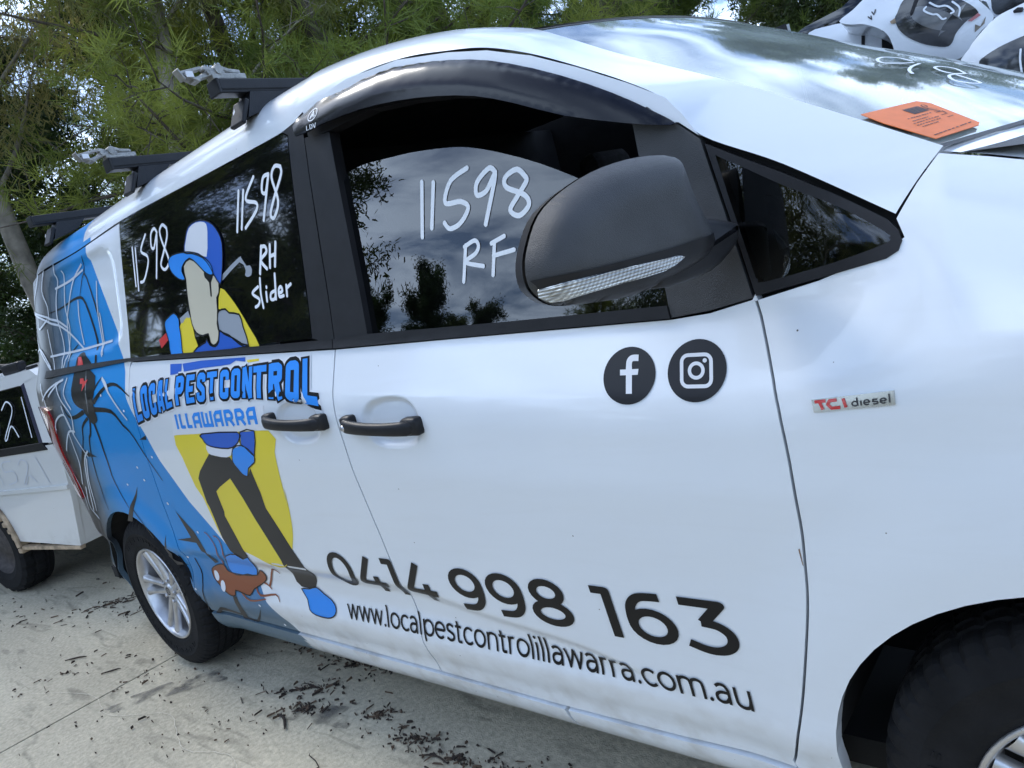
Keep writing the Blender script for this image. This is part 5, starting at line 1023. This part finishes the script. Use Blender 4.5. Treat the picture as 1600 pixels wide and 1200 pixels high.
# badge
q=[Vector(p) for p in T['badge']]
def bq(u,v): r=(q[3].lerp(q[2],u)).lerp(q[0].lerp(q[1],u),v); return (r.x,r.y)
bd=vp(drape('engine_badge',[[bq(0,0),bq(1,0),bq(1,1),bq(0,1)]],'badge',None,off=.0035,depth=.004,step=.02,label='small silver badge reading TCI diesel'))
st=[[(.04,.80),(.18,.80)],[(.10,.80),(.13,.15)],[(.32,.78),(.23,.78),(.20,.5),(.24,.2),(.35,.2)],[(.40,.85),(.42,.15)]]
br_=[]
for s in st: br_+=stroke([bq(a,b) for a,b in s],.0045,False)
drape('badge_letters',br_,'badge_red',bd,off=.0045,step=0)
def lw(x): 
    return [[(a/1+x,b) for a,b in s] for s in ()]
ds=[]
x=.49; G2={'d':(.085,[[(.062,.80),(.062,.18)],A(.036,.36,.028,.17,0,374,14)]),'i':(.03,[[(.010,.55),(.010,.18)]]),'e':(.082,[[(.010,.37),(.062,.37)],A(.036,.37,.028,.18,0,310,14)]),'s':(.075,[[(.058,.53),(.016,.53),(.012,.38),(.056,.36),(.054,.20),(.010,.20)]]),'l':(.03,[[(.012,.82),(.012,.18)]])}
for ch in 'diesel':
    adv,ss=G2[ch]; ds+=[[(a*1.22+x,b) for a,b in s] for s in ss]; x+=adv*1.24
pl_=[]
for s in ds:
    pl_+=stroke([bq(a,b) for a,b in s],.0018,False)
drape('badge_letters',pl_,'ink',bd,off=.0046,step=0)
# banner lettering in an arched envelope
BT,BB=T['banner_top'],T['banner_bot']
def env(k,v):
    k=min(max(k,0),7.9999); i=int(k); f=k-i
    a=Vector(BT[i]).lerp(Vector(BT[i+1]),f); b=Vector(BB[i]).lerp(Vector(BB[i+1]),f); r=b.lerp(a,v); return (r.x,r.y)
O_=[(.2,.16),(.2,.84),(.28,.88),(.52,.88),(.60,.84),(.60,.16),(.52,.12),(.28,.12),(.2,.16),(.2,.3)]
HV={'L':[[(.20,1),(.20,0)],[(.1,.11),(.74,.11)]],'O':[O_],'C':[[(.60,.64),(.60,.84),(.52,.88),(.28,.88),(.2,.84),(.2,.16),(.28,.12),(.52,.12),(.60,.16),(.60,.38)]],'A':[[(.16,0),(.32,1)],[(.64,0),(.48,1)],[(.25,.27),(.55,.27)],[(.3,.92),(.5,.92)]],'P':[[(.2,0),(.2,1)],[(.2,.89),(.52,.89),(.6,.84),(.6,.55),(.52,.50),(.2,.50)]],'E':[[(.2,0),(.2,1)],[(.1,.89),(.70,.89)],[(.2,.5),(.62,.5)],[(.1,.11),(.70,.11)]],
'S':[[(.60,.68),(.60,.84),(.52,.89),(.28,.89),(.2,.84),(.2,.62),(.60,.40),(.60,.16),(.52,.11),(.28,.11),(.2,.16),(.2,.34)]],'T':[[(.40,0),(.40,1)],[(.02,.89),(.78,.89)]],'N':[[(.18,0),(.18,1)],[(.20,1),(.62,0)],[(.64,0),(.64,1)]],'R':[[(.2,0),(.2,1)],[(.2,.89),(.52,.89),(.6,.84),(.6,.60),(.52,.54),(.2,.54)],[(.44,.54),(.64,0)]]}
def banner(wt,ex):
    o=[]
    for word,k0,k1 in (('LOCAL',.02,1.93),('PEST',2.02,3.98),('CONTROL',4.06,7.98)):
        n=len(word)
        for i,ch in enumerate(word):
            u0=k0+(k1-k0)*i/n; u1=k0+(k1-k0)*(i+1)/n
            f=lambda a,b:env(u0+(u1-u0)*(a/.8),.5+(b-.5)*.93)
            for s in HV[ch]:
                s2=list(s)
                if ex and len(s2)==2:
                    (ax,ay),(bx,by)=s2; l=math.hypot(bx-ax,by-ay); s2=[(ax-(bx-ax)/l*ex,ay-(by-ay)/l*ex*.6),(bx+(bx-ax)/l*ex,by+(by-ay)/l*ex*.6)]
                # horizontal strokes are drawn a little thinner than upright ones
                o+=[[f(*q) for q in p] for p in stroke(s2,wt*(.85 if abs(s2[0][1]-s2[-1][1])<.05 else 1),False)]
    return o
bw=vp(drape('banner_lettering',banner(.52,.10),'d_white',None,off=.0016,step=.03,label='white outline of the blue lettering LOCAL PEST CONTROL'))
wp=T['white_patch']
vp(drape('town_name_panel',[wp],'d_white',None,off=.0013,step=.03))
vp(drape('banner_lettering',banner(.42,.07),'d_black',None,off=.0021,step=.03,label='black outline of the blue lettering LOCAL PEST CONTROL'))
vp(drape('banner_lettering',banner(.23,-.01),'d_blue',None,off=.0026,step=.03,label='blue lettering LOCAL PEST CONTROL'))
iq=[Vector(p) for p in T['illawarra']]
def iqf(u,v): r=(iq[1].lerp(iq[2],u)).lerp(iq[0].lerp(iq[3],u),v); return (r.x,r.y)
IL={'I':(.5,[[(.25,0),(.25,1)]]),'L':(.72,[[(.2,1),(.2,.12),(.62,.12)]]),'A':(1,[[(.2,0),(.2,.70),(.38,.88),(.8,.88)],[(.8,1),(.8,0)],[(.2,.40),(.8,.40)]]),'W':(1.15,[[(.15,1),(.15,.12),(.98,.12)],[(.56,.9),(.56,.1)],[(.98,1),(.98,0)]]),'R':(1,[[(.2,0),(.2,.88),(.62,.88),(.8,.72),(.8,.5),(.62,.42),(.2,.42)],[(.55,.42),(.85,0)]])}
tot=sum(IL[c][0] for c in 'ILLAWARRA'); x=0; ip=[]
for ch in 'ILLAWARRA':
    ip+=glyph_poly(IL[ch][1],.22,lambda a,b,x=x:iqf((x+a)/tot,b)); x+=IL[ch][0]
vp(drape('town_name_lettering',ip,'d_blue',None,off=.0022,step=.03,label='blue angular lettering ILLAWARRA'))
# printed emblem: plain worker figure, faceless, on a yellow oval
def dec(name,key,mt,off,label=None,sm=2):
    p=T[key]; p=spline(p,sm,True) if sm else p
    return vp(drape(name,[p],mt,None,off=off,step=.025,dens=.015,label=label))
def outline(keys,wd,off,name='figure_outline'):
    o=[]
    for k in keys:
        p=spline(T[k],2,True); o+=stroke(p+[p[0],p[1]],wd,False)
    return vp(drape(name,o,'d_black',None,off=off,step=0,dens=.03))
GO=.0022   # the window panel lies a little proud of the body
dec('emblem_oval','p_yellow','d_yel',.0009,'yellow oval printed on the sliding door'); 
for k in ('p_yur','p_yul'): dec('emblem_oval',k,'d_yel',GO)
dec('emblem_oval','p_yel2','d_yel',.0009,None,0)
dec('figure_pack','p_pack','d_lgrey',GO+.0004); dec('figure_lance','p_wand','d_lgrey',GO); dec('figure_lance','p_tank','d_lgrey',GO,None,0)
dec('figure_shirt','p_shirt','d_blue2',GO+.0008); dec('figure_head','p_head','d_skin',GO+.0012); dec('figure_cap','p_cap','d_blue2',GO+.0016); dec('cap_front','p_capw','d_white',GO+.0020); dec('cap_brim','p_brim','d_blue',GO+.0024)
dec('figure_hair','p_hair','d_black',GO+.0016); dec('lance_grip','p_red','d_red',GO+.0004,None,0); dec('figure_glove','p_glove','d_blue',GO+.0008)
outline(['p_pack','p_shirt','p_head','p_glove'],.005,GO+.0014); outline(['p_brim','p_cap'],.004,GO+.0028)
dec('figure_shirt','p_torso2','d_blue2',.0013,None,0); dec('figure_glove','p_sleeve0','d_blue2',.0013,None,0)
dec('figure_trousers','p_legs','d_grey',.0014,'charcoal trousers of the printed figure',0); dec('figure_shirt','p_shirt2','d_blue2',.0016); dec('figure_belt','p_belt','d_white',.0019); dec('figure_shirt','p_sleeve','d_blue2',.0019,None,0); dec('figure_glove','p_glove2','d_blue',.0023,None,1)
outline(['p_glove2','p_sleeve','p_shirt2'],.004,.0027)
dec('figure_boot','p_boot2','d_blue',.0017); dec('printed_cockroach','roach','d_brown',.0020,'brown cockroach printed under the boot'); dec('figure_boot','p_boot1','d_blue',.0025)
outline(['p_boot2','p_boot1','roach'],.004,.0029)
ez=[]
for a,b in T['roach_eyes']: vp(drape('cockroach_eye',[circ(a,b,.018,.021,18)],'d_white',None,off=.0032,step=0))
lg=[]
for i in range(6): vp(drape('cockroach_leg',stroke(spline(T['roach_leg%d'%i],3),.010 if i<4 else .007,True,.004),'d_brown',None,off=.0024,step=0,dens=.02))
# wrap artwork: cracks, spider, web, specks
cr=[T['crack%d'%i] for i in range(7)]
for q_ in cr: vp(drape('printed_crack',[q_],'d_grey',None,off=.0010,step=.03))
sb=[spline(T['spider_body'],3,True)]
spd=vp(empty('printed_spider')); spd['label']='large black spider printed on the blue wrap'
drape('spider_abdomen',sb+[spline(T['spider_up'],3,True)],'d_black',spd,off=.0016,step=.02)
hl=T['spider_body']; cx_=sum(q[0] for q in hl)/len(hl); cz_=sum(q[1] for q in hl)/len(hl)
for k_,(dx_,dz_,w_) in enumerate(((.030,-.01,.016),(.034,-.03,.010))): drape('abdomen_highlight',stroke(spline([(cx_+dx_-.012,cz_+dz_+.075),(cx_+dx_,cz_+dz_),(cx_+dx_-.016,cz_+dz_-.06)],5),w_,True,.003),'d_hi%d'%k_,spd,off=.0019+.0002*k_,step=0)
drape('spider_thorax',[spline(T['spider_head'],3,True)],'d_grey',spd,off=.0020,step=.02)
for q_ in (T['spider_red'],T['spider_red0']): drape('red_mark',[q_],'d_red',spd,off=.0022,step=0)
lg=[]
for i in range(13):
    l=T['sleg%d'%i]; w0=.020 if i in (0,1,3,6,9) else .014
    if i>=10: w0=.007
    drape('spider_leg',stroke(spline(l,3),w0,True,.004 if i<10 else .005),'d_black',spd,off=.0013,step=0,dens=.02)
wb=[]
for i in range(T['nweb']): wb+=stroke(spline(T['webl%d'%i],5),.009,False)
vp(drape('printed_web',wb,'d_web',None,off=.0026,step=0,dens=.02,label='white spider web lines printed on the rear wrap'))
vp(drape('printed_specks',[circ(a,b,.007,.005,8) for a,b in T['dots']],'d_white',None,off=.0015,step=0))['kind']='stuff'
# marker writing on the glass
for k,lab,wd in (('n1','white marker number 11598 at the rear of the side window',.010),('n2','white marker number 11598 at the front of the side window',.010),('rh','white marker letters RH',.010),('sl','white marker word slider',.009),('n3','white marker number 11598 on the front door window',.0105),('rf','white marker letters RF',.009)):
    p=[]
    for l in T['hw_'+k]: p+=stroke(spline(l,5),wd)
    vp(drape('marker_writing',p,'chalk',None,off=(-.0145 if k in('n3','rf') else .0024),step=0,dens=.02,label=lab))

# rust bleeding from a chip on the door edge
q0_=T['door_front_edge'][12]
vp(drape('rust_chip',[[(q0_[0]-.0055,q0_[1]+.024),(q0_[0]-.003,q0_[1]+.026),(q0_[0]-.003,q0_[1]-.006),(q0_[0]-.0045,q0_[1]-.003)]],mat('rust_stain',(.20,.11,.06),.8,noise=(200,.5)),None,off=.0008,step=0))
# ------------------------------------------------------------------ white off-roader behind the van
def offroader():
    R_=empty('parked_off_roader',(0,0,0)); tag(R_,'old white off-roader with rusty sills, parked behind the van','car')
    ang=math.atan2(.17,1.05); ex=Vector((math.cos(ang),math.sin(ang),0)); ey=Vector((-math.sin(ang),math.cos(ang),0)); o0=Vector((-5.88,.02,0))
    def w(a,b,z): return o0+ex*a+ey*b+Vector((0,0,z))     # a along the car (0 = rear wheel), b inwards
    def panel(name,pts,mt,b0,b1=None,dep=.03,par=R_):
        # pts: (a,z); b as function of z
        if area(pts)<0: pts=pts[::-1]
        f=b0 if callable(b0) else (lambda z:b0); n=len(pts)
        mb=MB(); mb.add([w(a,f(z),z) for a,z in pts]+[w(a,f(z)+dep,z) for a,z in pts],[tuple(range(n)),tuple(range(n,2*n))[::-1]]+[(i,n+i,n+(i+1)%n,(i+1)%n) for i in range(n)]); return mb.build(name,mt,par)
    bz=lambda z:(.22*(z-1.0) if z>1.0 else 0)
    arc=[(.42*math.cos(math.radians(a)),.36+.42*math.sin(math.radians(a))) for a in range(5,180,12)]
    body=[(1.16,.36),(1.27,.66),(1.35,.98),(-3.0,.98),(-3.0,.36),(-.43,.36)]+arc[::-1]
    panel('body_side',body,'dull_white',bz)
    panel('swage_line',[(-3,.715),(1.285,.715),(1.29,.74),(-3,.74)],'dull_white',lambda z:bz(z)-.012)
    panel('rusty_sill',[(.44,.340),(1.16,.340),(1.165,.362),(.44,.362)],'rust',lambda z:bz(z)-.006)
    mb=MB(); mb.tube([w(.43*math.cos(math.radians(a)),-.012,.36+.43*math.sin(math.radians(a))) for a in range(0,100,10)],.016,6); mb.build('rusty_arch_edge','rust',R_)
    mb=MB()
    for k in range(6): mb.box(w(.40-.010*k*k*.5,.05,.33+.045*k),(.025,.06,.018),Matrix.Rotation(ang,3,'Z'),bev=.010)
    mb.build('mud_flap','rust',R_)
    wn=[(-1.0,.985),(.98,.985),(.80,1.335),(-1.0,1.335)]
    win=panel('side_window',[( -1.0,1.0),(1.17,1.0),(1.05,1.335),(-1.0,1.335)],'privacy',lambda z:bz(z)+.012)
    panel('window_seal',[(-1.0,.955),(1.22,.955),(1.19,.999),(-1.0,.999)],'black_trim',lambda z:bz(z)-.006)
    panel('rear_pillar',[(1.18,1.0),(1.36,.985),(1.24,1.37),(1.06,1.345)],'dull_white',bz)
    panel('window_reveal',[(1.155,1.0),(1.19,1.0),(1.075,1.345),(1.04,1.335)],mat('dark_blue_trim',(.02,.02,.05),.4),lambda z:bz(z)-.003)
    panel('roof_edge',[(-3,1.337),(1.06,1.337),(1.24,1.365),(1.16,1.41),(-3,1.41)],'dull_white',lambda z:bz(z)+.0,dep=.06)
    mb=MB(); mb.add([w(-3,.14,1.405),w(1.16,.14,1.41),w(1.08,.3,1.44),w(1.08,1.2,1.44),w(1.16,1.4,1.40),w(-3,1.4,1.405),w(-3,.3,1.44),w(-3,1.2,1.44)],[(0,1,2,6),(6,2,3,7),(7,3,4,5)]); mb.build('roof','dull_white',R_)
    mb=MB(); mb.add([w(1.16,.02,.36),w(1.16,1.5,.36),w(1.35,1.5,.98),w(1.35,.02,.98),w(1.24,1.4,1.36),w(1.24,.12,1.36)],[(0,1,2,3),(3,2,4,5)]); mb.build('tailgate','dull_white',R_)
    mb=MB(); mb.box(w(-1,1.52,.68),(2.2,.02,.32),Matrix.Rotation(ang,3,'Z')); mb.build('far_body_side','dull_white',R_)
    mb=MB(); mb.box(w(-1,.75,.42),(2.1,.65,.05),Matrix.Rotation(ang,3,'Z')); mb.build('underbody','dark',R_)
    rl=MB(); rl.tube([w(-2.4,.19,1.475),w(.62,.19,1.475),w(.85,.19,1.445)],.018,8); rail=rl.build('roof_rail','black_trim',R_)
    MB().box(w(.78,.19,1.445),(.11,.028,.032),Matrix.Rotation(ang,3,'Z'),bev=.015).build('rail_foot','black_trim',R_)
    MB().box(w(1.05,.16,1.42),(.035,.02,.012),Matrix.Rotation(ang,3,'Z'),bev=.006).build('aerial_base','black_trim',R_)
    mb=MB(); mb.tube([w(.50,-.004,.86),w(.50,-.016,.86)],.022,10); mb.build('fuel_cap','rust',R_)
    # wheel
    for a in (0,-2.3):
        t=MB(); c=w(a,.12,.345); pr=[(.20,-.09),(.24,-.105),(.30,-.105),(.335,-.09),(.343,-.05),(.335,-.045),(.335,-.03),(.344,-.025),(.344,.025),(.335,.03),(.335,.045),(.343,.05),(.335,.09),(.2,.1)]
        t.lathe(pr,72,mod=lambda i,j,r,y:(r-.012 if (i%3==0 and 3<=j<=10) else r,y)); ty=t.build('rear_tyre','rubber',R_); ty.location=c; ty.rotation_euler=(0,0,ang)
        h=MB(); h.lathe([(.0005,-.05),(.07,-.055),(.1,-.03),(.18,-.045),(.205,-.085),(.212,-.09)],40); q=h.build('wheel_disc','brake',ty,True)
    # marker number
    def st(lines,wd,b,name,lab,z0,mt='chalk'):
        for l in lines:
            l=spline(l,5); mb=MB()
            for p in stroke(l,wd,False): 
                n=len(p); vs=[w(a,b(z)-.0015,z) for a,z in p]; mb.add(vs,[tuple(range(n)) if area(p)>0 else tuple(range(n))[::-1]])
            q=mb.build(name,mt,R_); q['label']=lab
    D1=[[(.0,.30),(.02,.0)],[(.26,.30),(.12,.29),(.11,.18),(.24,.17),(.24,.05),(.10,.01)],[(.34,.24),(.42,.30),(.48,.22),(.34,.02),(.36,.0),(.44,.1),(.52,.0)],[(.62,.31),(.68,-.02)]]
    st([[(.42+a*.95,1.05+z*.72) for a,z in l] for l in D1],.010,lambda z:bz(z)+.006,'marker_digit','white marker number 1521 on the off-roader window',0)
    st([[(.52+a*.85,.77+z*.5) for a,z in l] for l in D1],.008,lambda z:bz(z)-.002,'marker_digit','faint marker number on the white door',0,mat('faint_marker',(.62,.64,.68),.6))
offroader()
# ------------------------------------------------------------------ stacked wrecks at the upper right
class Pl:
    def __init__(s,w,bul=.22,rad=.9):
        s.C=Vector(w['C']);s.r=Vector(w['r']);s.n=Vector(w['n']);s.b=bul; xs=[p[0] for p in w['body']];zs=[p[1] for p in w['body']]; s.cx=(min(xs)+max(xs))/2;s.cz=(min(zs)+max(zs))/2;s.hx=(max(xs)-min(xs))/2;s.hz=(max(zs)-min(zs))/2
    def pt(s,a,b): return s.C+s.r*a+Vector((0,0,b))+s.n*(-s.b*(((a-s.cx)/s.hx)**2+((b-s.cz)/s.hz)**2*1.2))
    def nrm(s,a,b):
        e=.01; n=(s.pt(a+e,b)-s.pt(a-e,b)).cross(s.pt(a,b+e)-s.pt(a,b-e)); n.normalize(); return n if n.dot(s.n)>0 else -n
def wreck(key,name,label,cat,bul,deep,glass=True):
    w_=WK[key]; P=Pl(w_,bul); root=empty(name,(w_['C'][0],w_['C'][1],0)); tag(root,label,cat,'stacked wrecks')
    inv=Matrix.Translation((-w_['C'][0],-w_['C'][1],0))
    def ch(o,par=None):
        o.parent=par or root; o.matrix_parent_inverse=inv if par is None else Matrix(); return o
    b=ch(drape('body_shell',[spline(w_['body'],3,True)],'white',None,surf=P,off=0,step=.06,dens=.04,depth=.06))
    # the hull behind the rear panel
    ol=spline(w_['body'],2,True); ol=ol if area(ol)>0 else ol[::-1]; n=len(ol); mb=MB(); cx=P.cx;cz=P.cz
    R0=[P.pt(a,b_)-P.n*.05 for a,b_ in ol]; R1=[P.C+P.r*(cx+(a-cx)*1.02)+Vector((0,0,cz+(b_-cz)*1.0))-P.n*(bul+deep*.5) for a,b_ in ol]; R2=[P.C+P.r*(cx+(a-cx)*.85)+Vector((0,0,cz+(b_-cz)*.8-.05))-P.n*(bul+deep) for a,b_ in ol]
    mb.add(R0+R1+R2,[(i,n+i,n+(i+1)%n,(i+1)%n) for i in range(n)]+[(n+i,2*n+i,2*n+(i+1)%n,n+(i+1)%n) for i in range(n)]+[tuple(range(2*n,3*n))[::-1]]); ch(mb.build('hull','white',None,True))
    if glass and 'glass' in w_: ch(drape('rear_window',[spline(w_['glass'],3,True)],M['wreck_glass'],None,surf=P,off=.006,step=.06,dens=.04,depth=.012))
    return root,P,w_,ch
M['wreck_glass']=mat('dusty_dark_glass',(.03,.032,.036),.12,coat=.6,noise=(4,.6))
r_,P,w_,ch=wreck('A','stacked_hatchback','white hatchback tail with rear wiper, stacked beyond the windscreen','car',.10,1.6)
ch(drape('glass_see_through',[inset(spline(w_['glass'],3,True),.10)],mat('pale_see_through_glass',(.16,.165,.17),.2,coat=.6,noise=(3,.6)),None,surf=P,off=.008,step=.06))  # lighter view through the window, painted as a grey patch
ch(drape('wiper',stroke(w_['wiper'],.02),'black_trim',None,surf=P,off=.02,depth=.015,step=0)); p=[]
for l in w_['hw']: p+=stroke(spline(l,4),.012)
ch(drape('marker_writing',p,'chalk',None,surf=P,off=.012,step=0,dens=.03)); p=[]
for l in w_['hw2']: p+=stroke(l,.008)
ch(drape('ink_marks',p,'ink',None,surf=P,off=.004,step=0)); ch(drape('brake_lamp',[w_['lamp']],mat('faded_red',(.45,.16,.17),.3),None,surf=P,off=.01,depth=.01,step=0)); ch(drape('grime_patch',[w_['grime']],mat('grime',(.22,.19,.15),.9,noise=(20,.4)),None,surf=P,off=.003,step=0)); ch(drape('lamp_bracket',[w_['bolt']],'rust',None,surf=P,off=.01,depth=.01,step=0))
r_,P,w_,ch=wreck('C','stacked_sedan','white panelled car seen under the hatchback arch','car',.05,1.0,False)
ch(drape('door_pillar',[w_['bar']],'black_trim',None,surf=P,off=.006,depth=.006,step=0)); ch(drape('open_bay',[w_['bar2']],'dark',None,surf=P,off=.006,depth=.006,step=0))
r_,P,w_,ch=wreck('D','stacked_wagon','dark glazed car roof left of the stacked hatchback','car',.05,1.2)
r_.children[0].data.materials[0]=M['privacy']; r_.children[1].data.materials[0]=M['black_trim']
r_,P,w_,ch=wreck('B','stacked_coupe','white car with dark side window at the upper right edge','car',.12,1.2); p=[]
for l in w_['hw']: p+=stroke(spline(l,4),.010)
ch(drape('marker_writing',p,'chalk',None,surf=P,off=.012,step=0,dens=.03)); ch(drape('aerial_fin',[w_['fin']],'black_trim',None,surf=P,off=.02,depth=.03,step=0))
r_,P,w_,ch=wreck('E','stacked_van','car with dark glass behind the white cars at the upper right','car',.08,1.0)
# steel rack that carries them
M['rack']=mat('galvanised_steel',(.35,.36,.37),.5,metal=.6,noise=(12,.3)); rk=empty('storage_rack',(-1.6,6.2,0)); tag(rk,'galvanised steel rack carrying the stacked cars behind the van','rack')
for x in (-4.6,-1.8,1.6):
    for y in (3.6,8.4):
        o=MB().box((x+1.6,y-6.2,.62),(.05,.05,.62),bev=.008).build('post','rack',rk)
for y in (3.6,6.0,8.4): MB().box((.1,y-6.2,1.28),(3.2,.05,.06),bev=.008).build('beam','rack',rk)
MB().box((.1,.0,1.36),(3.2,2.5,.02)).build('deck','rack',rk)
